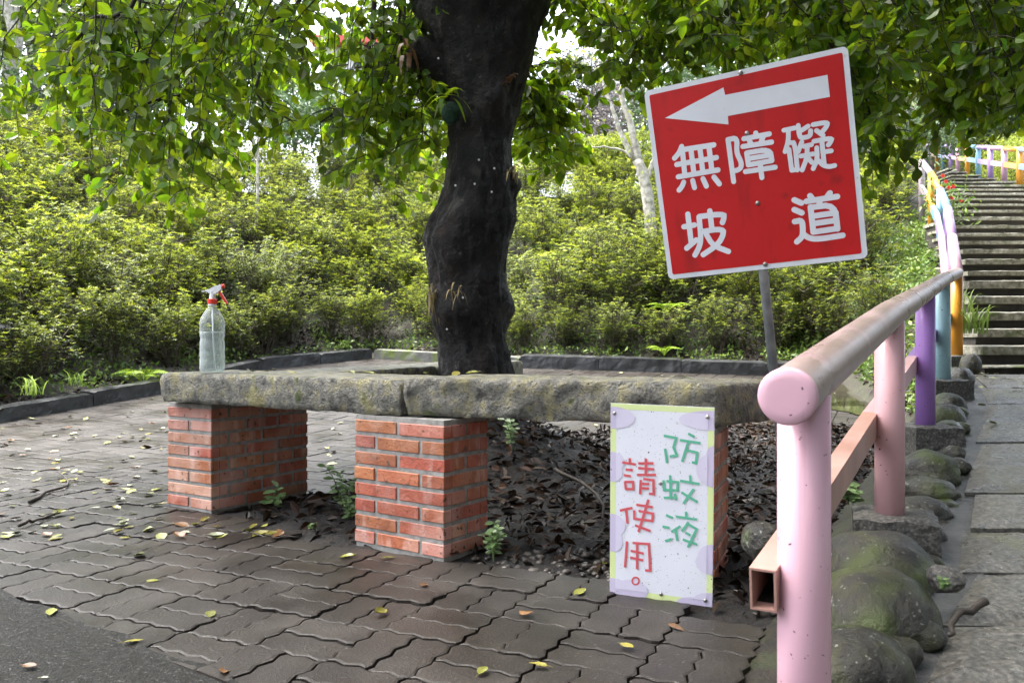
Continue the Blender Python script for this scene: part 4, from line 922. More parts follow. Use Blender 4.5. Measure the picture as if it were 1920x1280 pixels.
epiphyte('dry_roots', P(858, 545, TD-.30), 'thin tan dried roots draped across the middle of the trunk above the lower knob', 9, m_fibre, .06, .9, .9)
epiphyte('dry_roots', P(965, 318, TD-.10), 'pale dried root tuft sticking out at the right side of the trunk', 14, m_fibre, .08, .7, .6)
epiphyte('dry_leaves', P(768, 95, TD-.2), 'orange brown dead leaves stuck on the sawn branch stub', 9, m_fl['brown'], .10, .5, 1.0)
epiphyte('dry_leaves', P(945, 155, TD-.25), 'brown curled dead leaf caught on the upper right of the trunk', 5, m_fl['brown'], .07, .8, .2)
for q in ((894, 112), (822, 110), (933, 198), (898, 300), (927, 316), (854, 348), (890, 345), (922, 360), (868, 558), (838, 617), (803, 63)):
    b = MB(); b.lathe([(.0062, 0), (.0062, .004), (.004, .006)], P(q[0], q[1], TD-.245 if 840 < q[0] < 930 else TD-.2), 10, (0, -1, 0)); tag(b.build('tree_tag', m_wall), 'small round white tag nailed to the dark trunk', 'tag', 'white tags nailed to the trunk')

# ------------------------------------------------------------------ azalea bank
def make_shrub(seed):
    st = MB(); nw = MB(); od = MB(); r_ = np.random.default_rng(seed); tips = []
    for _ in range(9):
        a = r_.uniform(0, 2*math.pi); rad = r_.uniform(.05, .48); tip = np.array([math.cos(a)*rad, math.sin(a)*rad, r_.uniform(.5, .85)]); base = np.array([math.cos(a)*.05, math.sin(a)*.05, -.1])
        pth = bez(base, base*.6+tip*.25+[0, 0, .22], tip, 7); pth[1:-1] += r_.normal(size=(5, 3))*.015; st.tube(pth, np.linspace(.010, .004, 7), 5, cap=False)
        for q in (2, 3, 4, 5):
            for _ in range(3):
                dr = unit(np.array([r_.normal(), r_.normal(), .9])); L0 = r_.uniform(.12, .32); e = pth[q]+dr*L0; st.tube(bez(pth[q], pth[q]+dr*L0*.5+[0, 0, -.02], e, 4), [.0045, .0035, .0028, .002], 4, cap=False); tips.append(e)
                for _ in range(4):
                    d2 = unit(dr+r_.normal(size=3)*.6+[0, 0, .4]); e2 = e+d2*r_.uniform(.05, .17); st.tube([e, (e+e2)/2, e2], [.002, .0018, .0014], 3, cap=False); tips.append(e2)
    for m_, cnt, L0, up_ in ((nw, 6, .042, .4), (od, 6, .042, -.1)):
        pp, dd2, nn2, ll = [], [], [], []
        for t_ in tips:
            if m_ is od and r_.random() < .2: continue
            top_ = t_[2] > .42
            if m_ is nw and not top_ and r_.random() < .75: continue
            base = t_ - (np.array([0, 0, .03]) if m_ is od else 0)
            ph = r_.uniform(0, 6.28)
            for k in range(cnt):
                a = ph+k*6.283/cnt+r_.normal()*.2; dr = np.array([math.cos(a), math.sin(a), up_+r_.normal()*.25]); pp.append(base+r_.normal(size=3)*.004); dd2.append(dr); nn2.append(np.array([0, 0, 1.])+r_.normal(size=3)*.2); ll.append(L0*r_.uniform(.65, 1.25))
        ll = np.array(ll); leaves(m_, np.array(pp), np.array(dd2), np.array(nn2), ll, ll*.42, .2, .12, out=QUICK)
    return st.mesh('stems', m_stem), nw.mesh('new_leaves', m_azn), od.mesh('old_leaves', m_azo)
SH = [make_shrub(100+i) for i in range(6)]
def place_shrub(x, y, z, sc, rz, label, group):
    k = rng.integers(len(SH)); t = thing('azalea_shrub', (x, y, z), label, 'shrub', group); t.rotation_euler = (rng.normal()*.08, rng.normal()*.08, rz); t.scale = (sc*rng.uniform(.9, 1.15), sc*rng.uniform(.9, 1.15), sc*rng.uniform(.85, 1.15))
    for nm, me in zip(('stems', 'new_leaves', 'old_leaves'), SH[k]):
        o_ = link(bpy.data.objects.new(nm, me)); o_.parent = t
pts = []
cand = np.stack([rng.uniform(-16, 7.5, 9000), rng.uniform(6.5, 23, 9000)], 1)
tt = kerbt(cand[:, 0], cand[:, 1]); tz = terrain(cand[:, 0], cand[:, 1])
for (x, y), t_, z_ in zip(cand, tt, tz):
    if len(pts) >= 298: break
    slope = x > railx(y)-2.2 and y > 7.2 and z_ > float(z0(y))+.25
    if (t_ < .5 and not slope) or t_ > 7.8 or x > railx(y)-(.55 if y < 7 else .95) or abs(x/y+.0) > .68: continue
    if t_ < .5: t_ = 3.0
    md = .55 if t_ < 2 else .74
    if any((x-a)**2+(y-b_)**2 < md*md for a, b_, *_ in pts): continue
    pts.append((x, y, z_, t_))
for x, y, z_, t_ in pts:
    sc = rng.uniform(.8, 1.05) if t_ < 1.2 else rng.uniform(1.15, 1.4)
    if t_ < 1.2: place_shrub(x, y, z_-.03, sc, rng.uniform(0, 6.28), 'leggy azalea shrub with bare stems in the front row along the kerb', 'azaleas in the front row on the bank')
    else: place_shrub(x, y, z_-.03, sc, rng.uniform(0, 6.28), 'yellow-green azalea shrub in the dense planting covering the bank', 'azaleas covering the bank')
print('shrubs', len(pts))
# ground cover and litter at the foot of the bank
gc = MB(); gp = np.concatenate([np.stack([rng.uniform(-11, 7, 60000), rng.uniform(5, 18, 60000)], 1), np.stack([rng.uniform(-6, 6, 22000), rng.uniform(6, 13.6, 22000)], 1)]); gt = kerbt(gp[:, 0], gp[:, 1]); cl = np.array([mnoise.noise(Vector((a*1.6, b_*1.6, 9))) for a, b_ in gp])
rz_ = terrain(gp[:, 0], gp[:, 1])-z0(gp[:, 1]); m1 = (((gt > .22) & (gt < 8)) | ((rz_ > .12) & (gp[:, 1] > 6.5))) & (gp[:, 0] < railx(gp[:, 1])-.12) & (abs(gp[:, 0]/gp[:, 1]) < .68)
ex_ = rng.uniform(6.3, 14, 20000); ex2 = np.stack([railx(ex_)-rng.uniform(.12, 2.6, 20000), ex_], 1); ex2 = ex2[terrain(ex2[:, 0], ex2[:, 1]) > z0(ex2[:, 1])+.12]
k1 = m1 & ((cl > -.12) | (rz_ > 1)); q = np.concatenate([gp[k1], ex2]); n = len(q); zz = terrain(q[:, 0], q[:, 1])+rng.uniform(.01, .16, n); ll = rng.uniform(.03, .085, n)
leaves(gc, np.column_stack([q, zz]), rdir(n, .2), rdir(n, 1.5), ll, ll*.55, .15, .1, QUICK); tag(gc.build('ground_cover', m_ground), kind='stuff')
lt = MB(); k2 = m1 & (cl < .12); q = gp[k2]; n = len(q); zz = terrain(q[:, 0], q[:, 1])+rng.uniform(.0, .04, n); ll = rng.uniform(.05, .10, n)
d_ = rdir(n); d_[:, 2] *= .3
leaves(lt, np.column_stack([q, zz]), d_, rdir(n, 2.2), ll, ll*.5, .2, .2, QUICK)
q = np.stack([rng.uniform(-1.3, 3.3, 24000), rng.uniform(1.5, 7.4, 24000)], 1); sI = np.where(inpoly(q[:, 0], q[:, 1], BED), 1, -1)*polydist(q[:, 0], q[:, 1], BED)
cl = np.array([mnoise.noise(Vector((a*2.2, b_*2.2, 4))) for a, b_ in q]); q = q[(sI > .02) & (cl > -.9) & (rng.random(len(q)) < np.clip(sI*3+.25, 0, 1))]; n = len(q); zz = bedz(q[:, 0], q[:, 1])+rng.uniform(.012, .04, n); ll = rng.uniform(.016, .036, n)*(1+1.3*(rng.random(n) < .45)); d_ = rdir(n); d_[:, 2] *= .3
leaves(lt, np.column_stack([q, zz]), d_, rdir(n, 1.8), ll, ll*.5, .25, .25)
tag(lt.build('leaf_litter', m_litter), kind='stuff')
pb = MB(); bm = bmesh.new(); bmesh.ops.create_icosphere(bm, subdivisions=2, radius=1); iv = np.array([v.co[:] for v in bm.verts]); ifc = [[v.index for v in f.verts] for f in bm.faces]; bm.free()
def pebbles(pp, rr):
    for (x, y), r in zip(pp, rr):
        a = rng.uniform(0, 3.14); ca, sa = math.cos(a), math.sin(a); v = iv*[r*rng.uniform(.8, 1.3), r*rng.uniform(.7, 1), r*rng.uniform(.5, .8)]*(1+.1*rng.normal(size=(len(iv), 1)))
        pb.add(v@np.array([[ca, -sa, 0], [sa, ca, 0], [0, 0, 1]]).T+[x, y, float(bedz(x, y))+r*.55], ifc)
pp = np.stack([rng.uniform(-.2, .42, 150), rng.uniform(2.72, 3.05, 150)], 1); pp = pp[inpoly(pp[:, 0], pp[:, 1], BED)]; pebbles(pp, rng.uniform(.008, .02, len(pp)))
pp = np.stack([rng.uniform(.7, 2.2, 900), rng.uniform(1.7, 4.2, 900)], 1); rx__ = railx(pp[:, 1]); pp = pp[(pp[:, 0] < rx__+.1) & (pp[:, 0] > rx__-.5) & inpoly(pp[:, 0], pp[:, 1], BED)]; pebbles(pp, rng.uniform(.008, .022, len(pp)))
tag(pb.build('pebbles', m_pebble, smooth=True), kind='stuff')

# ------------------------------------------------------------------ background trees, hedges, building
def make_tree(seed, h, cr, ch, leafm, barkm, nclump, lsize, per=60, lean=0.0, dense=1.0):
    r_ = np.random.default_rng(seed); tk = MB(); cw = MB()
    top_ = np.array([lean*h, r_.normal()*.2, h*.72]); pth = bez((0, 0, -.4), (lean*h*.3, 0, h*.4), top_, 9); pth[1:] += r_.normal(size=(8, 3))*[.06, .06, 0]; r0 = .028*h
    tk.tube(pth, np.linspace(r0, r0*.35, 9), 10); cen = []
    for _ in range(nclump):
        u = unit(r_.normal(size=3)); rr = cr*r_.uniform(.35, 1.0); c = np.array([u[0]*rr, u[1]*rr, u[2]*ch*.5*r_.uniform(.5, 1)])+[top_[0], top_[1], h-ch*.5]; cen.append(c)
    for c in cen[::2]:
        i = r_.integers(4, 9); tk.tube(bez(pth[i], (pth[i]+c)/2+[0, 0, -.1], c, 6), np.linspace(r0*.3, r0*.06, 6), 5, cap=False)
    pp = np.concatenate([c+r_.normal(size=(per, 3))*np.array([.34, .34, .22])*cr*.42*dense for c in cen]); n = len(pp); ll = r_.uniform(.6, 1.3, n)*lsize
    d_ = unit(r_.normal(size=(n, 3))+[0, 0, -.4]); nn_ = unit(r_.normal(size=(n, 3))+[0, 0, .8])
    leaves(cw, pp, d_, nn_, ll, ll*.6, .2, .15, QUICK)
    return tk.mesh('trunk', barkm, smooth=True), cw.mesh('crown', leafm)
TM = [make_tree(1, 9, 3.0, 6.0, m_bgl[0], m_greybark, 70, .22, 70), make_tree(2, 10, 3.2, 7.5, m_bgl[1], m_greybark, 80, .22, 70), make_tree(3, 7, 2.4, 4.5, m_bgl[2], m_pale, 50, .18, 60), make_tree(4, 11, 2.8, 5.0, m_bgl[0], m_pale, 50, .22, 60, .05), make_tree(5, 3.2, 1.6, 2.6, m_bgl[1], m_greybark, 40, .12, 80), make_tree(6, 1.7, 1.5, 1.6, m_bgl[2], m_greybark, 40, .10, 80)]
def place_tree(k, x, y, sc, label, group, name='background_tree', z=None, cat='tree'):
    z = float(terrain(x, y)) if z is None else z
    t = thing(name, (x, y, z), label, cat, group); t.rotation_euler = (0, 0, rng.uniform(0, 6.28)); t.scale = (sc, sc, sc)
    for nm, me in zip(('trunk', 'crown'), TM[k]): o_ = link(bpy.data.objects.new(nm, me)); o_.parent = t
LB = ['mid-green leafy tree standing behind the bank', 'dark evergreen tree standing behind the bank', 'pale yellow-green tree on the rise behind the bank', 'tall pale-trunked tree with an open crown behind the bank', 'rounded dark green bush at the top of the bank']
GR = ['mid-green trees behind the bank', 'dark evergreens behind the bank', 'pale yellow-green trees behind the bank', 'tall pale-trunked trees behind the bank', 'dark bushes at the top of the bank']
for k, px, d, sc in ((1, 60, 24, 1.0), (0, -60, 21, .8), (1, 240, 30, 1.1), (0, 330, 25, .9), (3, 1262, 22, .9), (0, 1330, 28, 1.0), (3, 1500, 26, 1.0), (1, 1560, 30, 1.1), (0, 1660, 27, .9), (1, 1740, 40, 1.2), (0, 1830, 34, 1.0), (1, 1930, 30, 1.0), (1, 2020, 24, 1.0),
                     (2, 1690, 20, .45), (1, 430, 30, .8), (0, 515, 27, .7), (1, 250, 34, .9), (1, 1120, 33, .7), (4, 1745, 33, 1.7), (4, 1800, 31, 1.6), (4, 1855, 27, 1.5), (4, 1900, 25, 1.4), (4, 1950, 23, 1.4), (2, 1770, 38, .9), (2, 1880, 34, .8), (0, 1720, 36, .9), (3, 30, 20, .8), (1, 1620, 44, 1.4), (0, 1900, 46, 1.3), (4, 630, 21, 1.0), (4, 560, 20.5, .9), (4, 190, 19, 1.0), (4, 120, 19.5, 1.1), (4, 1290, 19, 1.0), (4, 1380, 19.5, 1.1), (4, 1700, 16.5, .8), (4, 880, 21, .9)):
    place_tree(k, (px-CX)/F*d, d, sc, LB[k], GR[k], 'bush' if k == 4 else 'background_tree', cat='bush' if k == 4 else 'tree')
for x, y, sc in ((6.6, 3.6, .7), (4.4, -3.2, .6), (2.2, -5.5, .62), (7.6, 6.2, .7)):  # unseen trees added to cut the light from the right
    place_tree(1, x, y, sc, 'unseen dark leafy tree added to block light from the right', 'light-blocking trees added outside the view')
for x, y, sc in ((5.9, 2.2, 1.0), (5.4, .3, 1.1), (4.6, -1.6, 1.15), (3.0, -3.0, 1.15), (1.2, -4.2, 1.2), (-.8, -5.2, 1.2), (6.6, 4.2, 1.0), (3.6, -4.8, 1.6), (6.8, -1.0, 1.6), (7.6, 2.4, 1.6), (-2.6, -5.4, 1.3), (-4.3, -5.0, 1.3), (-.2, -7, 1.9), (-3.6, -7.5, 1.9), (2.4, -6, 1.9)):  # unseen bushes added to block light behind the camera and at right
    place_tree(4, x, y, sc*1.15, 'unseen dark rounded bush added to block light from behind and right', 'light-blocking bushes added outside the view', 'bush', cat='bush')
LB.append('low pale green bush behind the far coloured railing'); GR.append('low pale green bushes behind the far railing')
for px, d, sc in ((1950, 21, .8), (1915, 22.5, .8), (1872, 25, .9), (1838, 28, .9), (1803, 31, 1.0), (1772, 35, 1.1), (1742, 39, 1.2), (1925, 27, 1.1), (1880, 32, 1.2), (1965, 24, .9), (1830, 37, 1.4)):
    place_tree(5, (px-CX)/F*d, d, sc, LB[5], GR[5], 'bush', cat='bush')
for x, y, sc in ((8.8, 4.5, .8), (10.0, 7.2, .8)): place_tree(1, x, y, sc, 'unseen dark leafy tree added to block light from the right', 'light-blocking trees added outside the view')  # two more out-of-view trees added as light blockers
# greyish purple twiggy shrub
pm_ = make_tree(9, 3.6, 1.6, 3.4, m_purple, m_greybark, 70, .09, 70)
for px, d, sc in ((1100, 20.5, 1.0), (1180, 21.5, .9)):
    t = thing('bare_shrub', ((px-CX)/F*d, d, float(terrain((px-CX)/F*d, d))), 'greyish purple twiggy shrub between the trunk and the sign' if px < 1150 else 'smaller purple grey twiggy shrub just left of the sign top', 'shrub'); t.scale = (sc,)*3
    for nm, me in zip(('trunk', 'crown'), pm_): o_ = link(bpy.data.objects.new(nm, me)); o_.parent = t
def hedge(x0_, y0_, x1_, y1_, w, h, label, mat_, n):
    a, b_ = np.array([x0_, y0_]), np.array([x1_, y1_]); u = unit(b_-a); v = np.array([-u[1], u[0]]); t = thing('clipped_hedge', (x0_, y0_, float(terrain(x0_, y0_))), label, 'hedge'); m_ = MB(); s_ = rng.random(n); wv = rng.uniform(-.5, .5, n); hz = rng.random(n)
    f_ = rng.integers(0, 3, n); wv = np.where(f_ == 0, -.5, wv); hz = np.where(f_ == 1, 1.0, hz); q = a+(b_-a)*s_[:, None]+v*(wv*w)[:, None]; zb = terrain(q[:, 0], q[:, 1]); p = np.column_stack([q, zb+hz*h])+rng.normal(size=(n, 3))*.04
    ll = rng.uniform(.05, .11, n); leaves(m_, p, rdir(n, .3), rdir(n, 1.0), ll, ll*.55, .2, .1, QUICK); m_.build('foliage', mat_, t)
    c = MB(); mid = (a+b_)/2
    for s0 in np.linspace(.05, .95, 14):
        p = a+(b_-a)*s0; z_ = float(terrain(*p)); 
        for _ in range(3): c.tube(bez((p[0], p[1], z_-.1), (p[0]+rng.normal()*.1, p[1], z_+h*.4), (p[0]+rng.normal()*.3, p[1]+rng.normal()*.15, z_+h*.85), 5), np.linspace(.014, .004, 5), 5, cap=False)
    c.build('stems', m_stem, t)
hedge(1.4, 18.6, 4.6, 18.0, .9, 1.2, 'pale green clipped hedge on the bank top behind the small pale tree', m_bgl[2], 9000)
hedge(-3.2, 20.2, -1.6, 19.8, .9, 1.3, 'short clipped hedge on the bank top left of the trunk', m_bgl[2], 5000)
hedge(-9.5, 16.5, -6.5, 18.0, .8, .6, 'low clipped hedge on the bank top at far left', m_azo, 6000)
# small pale-barked tree on the bank in front of the sign's left edge
pt = P(1228, 470, 14.0); pale = thing('pale_sapling', (pt[0], pt[1], float(terrain(pt[0], pt[1]))), 'slim pale-barked tree forking low on the bank, left of the red sign', 'tree')
b, _ = limb([pt+[0, 0, -.8], P(1218, 400, 14), P(1206, 330, 14), P(1195, 300, 14)], .11, .085, 12, steps=9); b.build('trunk', m_pale, pale, smooth=True)
for L0, r0, r1 in (([(1200, 310), (1188, 270), (1182, 230), (1165, 185), (1172, 140), (1180, 60)], .075, .03), ([(1190, 300), (1165, 255), (1150, 210), (1140, 180), (1120, 120)], .05, .018), ([(1196, 305), (1160, 280), (1110, 276)], .03, .01), ([(1212, 340), (1222, 310), (1232, 270)], .05, .02)):
    b, _ = limb([P(x, y, 14) for x, y in L0], r0, r1, 10, steps=10, jit=.01); b.build('branch', m_pale, pale, smooth=True)
b = MB(); cc = [P(1180, 40, 14), P(1120, 100, 14.3), P(1230, 20, 13.8), P(1150, -40, 14), P(1215, 250, 13.9)]; q = np.concatenate([c+rng.normal(size=(160, 3))*[.5, .5, .35] for c in cc]); ll = rng.uniform(.06, .11, len(q)); leaves(b, q, rdir(len(q), -.3), rdir(len(q), .8), ll, ll*.55, out=QUICK); b.build('crown', m_bgl[2], pale)
for (x, y0_, y1_, d, r, lb) in ((478, 350, 190, 15.5, .035, 'thin pale dead stem standing among the azaleas left of the trunk'), (148, 200, 110, 18, .06, 'cluster of pale bare stakes on the bank at upper left')):
    a, e = P(x, y0_, d), P(x+4, y1_, d); a[2] = float(terrain(a[0], a[1]))-.1; b, _ = limb([a, (a+e)/2+[.03, 0, 0], e], r, r*.5, 8, steps=7, jit=.008)
    for sgn in (-1, 1):
        b2, _ = limb([(a*.35+e*.65), (a*.15+e*.85)+[sgn*.12, 0, 0], e+[sgn*.38, 0, .1]], r*.6, r*.25, 6, steps=6); b.add(np.concatenate(b2.V), b2.Fc)
    tag(b.build('dead_stem', m_pale, smooth=True), lb, 'dead tree')
bd = thing('hillside_building', tuple(P(705, 100, 34)), 'pale building with a red roof edge glimpsed through the leaves left of the trunk', 'building'); c = P(705, 100, 34)
zt_ = float(terrain(c[0], c[1])); b = MB(); b.box((c[0], c[1]+2, (zt_+c[2]+.2)/2), (4.6, 4, c[2]+.2-zt_+.6), 0, .02); w_ = b.build('wall', m_wall, bd)
b = MB(); b.box((c[0], c[1]+2, c[2]+.45), (5.2, 4.8, .38), 0, .05); b.build('roof', m_roof, bd)
b = MB(); b.box((c[0]+.6, c[1]-.03, c[2]-.35), (3.0, .06, .55), 0, .01); b.build('window', m_dark, w_)
q = P(-6, 625, 8.4); b = MB(); b.lathe([(.02, .10), (.10, .085), (.15, .05), (.155, .03), (.14, .0), (.05, -.06), (.03, -.10)], q, 24); b.tube([q+[0, 0, -.08], q+[0, 0, -.5], [q[0], q[1], float(terrain(q[0], q[1]))-.1]], .025, 10); tag(b.build('garden_lamp', m_dark), 'dark round-headed lamp among the azaleas at the left edge of the photo', 'lamp')
# shrub with red flowers and a weedy strip by the steps
for px, py, d, sc, lb in ((1775, 372, 10.6, .55, 'leafy bush with red flowers beside the upper steps'),):
    c = P(px, py, d); c[2] -= .25; t = thing('flowering_bush', tuple(c), lb, 'bush'); b = MB(); q = c+rng.normal(size=(500, 3))*[.11, .2, .2]+[-.02, 0, .15]; ll = rng.uniform(.05, .1, 500); leaves(b, q, rdir(500, .2), rdir(500, .8), ll, ll*.4, out=NARROW); b.build('foliage', m_ground, t)
    for fx_, fy_ in ((1767, 330), (1773, 341), (1787, 350), (1784, 371), (1801, 376), (1778, 352), (1764, 355)):
        f_ = P(fx_, fy_, d-.3); b = MB(); a_ = np.linspace(0, 6.28, 7)[:-1]; leaves(b, np.tile(f_, (6, 1)), np.stack([np.cos(a_), -.5+0*a_, np.sin(a_)], 1), np.tile([0, -1., .2], (6, 1)), .032, .025); b.build('flower', m_flower, t)
def tuft(px, py, d, n, h, label, mat_=None, zoff=0, wide=.007, name='grass_tuft'):
    c = P(px, py, d); b = MB(); 
    for _ in range(n):
        a = rng.uniform(0, 6.28); L0 = h*rng.uniform(.5, 1.1); o_ = c+[rng.normal()*.05, rng.normal()*.05, 0]; e = o_+[math.cos(a)*L0*.7, math.sin(a)*L0*.7, L0*rng.uniform(.4, .9)]
        pth = bez(o_, o_+[math.cos(a)*L0*.15, math.sin(a)*L0*.15, L0*.8], e, 6); sd_ = np.array([-math.sin(a), math.cos(a), 0]); wv = np.array([.6, 1, 1, .8, .5, .05])*wide
        b.add(np.concatenate([pth+sd_*wv[:, None], pth-sd_*wv[:, None]]), [(i, i+1, 7+i, 6+i) for i in range(5)])
    tag(b.build(name, mat_ or m_grass), label, 'grass')
tuft(1818, 625, 6.6, 40, .32, 'arching grass tuft between the railing and the lowest steps'); tuft(1806, 590, 7.2, 30, .3, 'smaller grass tuft behind the orange post beside the steps'); tuft(60, 740, 7.6, 22, .24, 'long grass clump at the left end of the black kerb'); tuft(140, 722, 8.4, 18, .22, 'grass clump among the azalea stems behind the black kerb')
# ferns
def fern(c, n, L0, label, az=None):
    b = MB(); c = np.asarray(c, float)
    for k in range(n):
        a = (k/n*6.28 if az is None else az+rng.normal()*.5)+rng.normal()*.2; ln = L0*rng.uniform(.7, 1.1); e = c+[math.cos(a)*ln*.8, math.sin(a)*ln*.8, ln*.35]; pth = bez(c, c+[math.cos(a)*ln*.3, math.sin(a)*ln*.3, ln*.6], e, 16)
        b.tube(pth, np.linspace(.004, .001, 16), 4, cap=False); pp, dd2, ll = [], [], []
        for i in range(3, 16):
            tg = unit(pth[i]-pth[i-1]); sd_ = unit(np.cross(tg, [0, 0, 1])); w_ = math.sin((i-2)/14*math.pi)*.9+.15
            for s_ in (-1, 1): pp.append(pth[i]); dd2.append(sd_*s_+tg*.5+[0, 0, -.15]); ll.append(ln*.26*w_)
        ll = np.array(ll); leaves(b, np.array(pp), np.array(dd2), np.tile([0, 0, 1.], (len(pp), 1)), ll, ll*.30, .1, .15, QUICK)
    tag(b.build('fern', m_fern), label, 'fern')
fern(P(268, 722, 9.5), 9, .42, 'bright green fern behind the kerb left of the spray bottle'); fern(P(1245, 668, 11.6), 8, .34, 'small fern growing behind the back kerb below the sign'); fern(P(1175, 625, 12.4), 7, .36, 'fern between azalea stems behind the back kerb'); fern(P(1250, 590, 12.2), 7, .4, 'tall fern standing higher up among the azalea stems')
# weeds by the piers
def weed(c, n, h, ls, label, out=OUT, mat_=None):
    b = MB(); st = MB(); c = np.asarray(c, float); pp, dd2, nn2, ll = [], [], [], []
    t = thing('weed', tuple(c), label, 'weed')
    for _ in range(n):
        a = rng.uniform(0, 6.28); sp = rng.uniform(.05, .5)*h; e = c+[math.cos(a)*sp, math.sin(a)*sp, h*rng.uniform(.5, 1.05)]; pth = bez(c, c+[0, 0, h*.5], e, 8); st.tube(pth, np.linspace(.003, .0015, 8), 5, cap=False)
        for i in range(2, 8):
            for s_ in (0, 1):
                a2 = a+i*1.6+s_*3.14; pp.append(pth[i]); dd2.append([math.cos(a2), math.sin(a2)-.3, rng.uniform(-.2, .5)]); nn2.append([rng.normal()*.3, -.6, 1.]); ll.append(ls*rng.uniform(.6, 1.2))
    ll = np.array(ll); leaves(b, np.array(pp), np.array(dd2), np.array(nn2), ll, ll*.6, .15, .15, out); b.build('foliage', mat_ or m_weed, t); st.build('stem', m_weed, t)
G = lambda px, py: P(px, py, F*CAMZ/(py-CY))
weed(G(640, 960)+[0, 0, 0], 4, .24, .045, 'tall leafy weed growing against the left side of the middle pier'); weed(G(655, 980), 4, .12, .035, 'low pale weed at the foot of the middle pier'); weed(G(925, 1052), 5, .13, .034, 'pale green weed growing at the right foot of the middle pier')
weed(G(512, 958), 2, .12, .06, 'small weed with narrow upright leaves between the two brick piers', NARROW); weed(G(585, 992), 5, .025, .018, 'tiny creeping weed in a paver joint between the piers'); weed(P(960, 845, 3.7), 3, .16, .035, 'small sprig with glossy leaves in the shade under the right slab'); weed(P(1590, 945, 2.75), 3, .06, .05, 'small weed beside the foot of the salmon pink post'); weed(P(1770, 1105, 2.05), 4, .03, .016, 'tiny green weed at the path edge beside the angular stone')
# surface roots and twigs in the bed
for k, (pl2, r0) in enumerate(([(1450, 3.4, 860), (1250, 3.4, 900), (1120, 3.5, 930), (960, 3.6, 955)], [(1150, 3.9, 880), (1080, 3.7, 905), (1000, 3.9, 880)], [(1290, 3.1, 975), (1130, 3.2, 955), (1060, 3.3, 965)])) if False else ():
    pass
def stick(pts, r, label):
    b, _ = limb(pts, r, r*.5, 7, steps=10, jit=.004); tag(b.build('twig', m_twig, smooth=True), label, 'twig')
up3 = [0, 0, .012]
stick([G(55, 945)+up3, G(90, 925)+up3, G(120, 918)+up3, G(128, 903)+up3, G(108, 893)+[0, 0, .03]], .009, 'forked dark twig on the pavers at far left'); stick([G(35, 990)+up3, G(75, 978)+up3, G(108, 966)+[0, 0, .02]], .008, 'short dark twig on the pavers nearer the road'); stick([G(470, 1003)+up3, G(500, 1010)+up3, G(566, 1012)+up3], .003, 'thin curved grey twig on the pavers in front of the piers')
stick([P(1850, 1135, 1.95)+up3, P(1800, 1165, 1.92)+up3, P(1780, 1200, 1.85)+up3], .010, 'black knobbly twig lying on the stone path'); stick([P(1040, 880, 3.6), P(1090, 905, 3.5), P(1125, 935, 3.3), P(1135, 985, 3.1)], .009, 'bent brown twig on the leaf litter left of the white notice')

# ------------------------------------------------------------------ spray bottle
bc = np.array([-1.372, 3.785, .648]); bot_ = thing('spray_bottle', tuple(bc), 'clear plastic spray bottle with red and white trigger head on the stone bench', 'bottle')
hw = .0555
prof = [(.040, 0), (.050, .004), (.0545, .016), (.0545, .06), (.0535, .064), (.0545, .068), (.0545, .092), (.0535, .096), (.0545, .100), (.0545, .135), (.0510, .150), (.0510, .156), (.0545, .170), (.0545, .20), (.0535, .204), (.0545, .208), (.0545, .232), (.048, .252), (.033, .278), (.019, .297), (.0155, .303), (.0155, .315)]
b = MB(); b.lathe(prof, bc, 40, sq=.18); bo = b.build('bottle_body', m_pet, bot_, smooth=True)
b = MB(); b.lathe([(r*.955, z+.004) for r, z in prof if z < .185]+[(.0515, .187)], bc, 40, sq=.18); b.build('liquid', m_liquid, bot_, smooth=True)
b = MB(); b.tube([bc+[.012, 0, .012], bc+[.004, 0, .16], bc+[0, 0, .31]], .004, 8); b.build('dip_tube', m_pwhite, bot_, smooth=True)
b = MB(); b.lathe([(.0165, .303), (.0185, .305), (.0185, .312), (.0165, .313)], bc, 24); b.build('neck_ring', m_pwhite, bot_, smooth=True)
b = MB(); b.lathe([(.0195, .313), (.0215, .315), (.0215, .334), (.019, .336)], bc, 24); b.build('collar', m_pred, bot_)
b = MB(); b.lathe([(.014, .336), (.0135, .345), (.0125, .362), (.013, .372)], bc, 20)
pr2 = [(-.046, .368), (-.030, .372), (-.018, .366), (-.012, .362), (.014, .358), (.034, .372), (.042, .379), (.045, .392), (.040, .403), (.010, .393), (-.014, .380), (-.030, .376), (-.046, .372)]
b.prism([(x, z) for x, z in pr2], .022, lambda u, v, w: bc+np.array([u, .011-w, v])); b.build('spray_head', m_pwhite, bot_)
b = MB(); b.lathe([(.010, 0), (.0105, .003), (.0095, .014), (.006, .016)], bc+[.041, 0, .393], 16, (.97, 0, .22)); b.build('nozzle', m_pred, bot_)
b = MB(); b.prism([(.028, .369), (.036, .374), (.048, .356), (.064, .330), (.072, .316), (.066, .314), (.052, .330), (.038, .352)][::-1], .013, lambda u, v, w: bc+np.array([u, .0065-w, v])); b.build('trigger', m_pred, bot_)

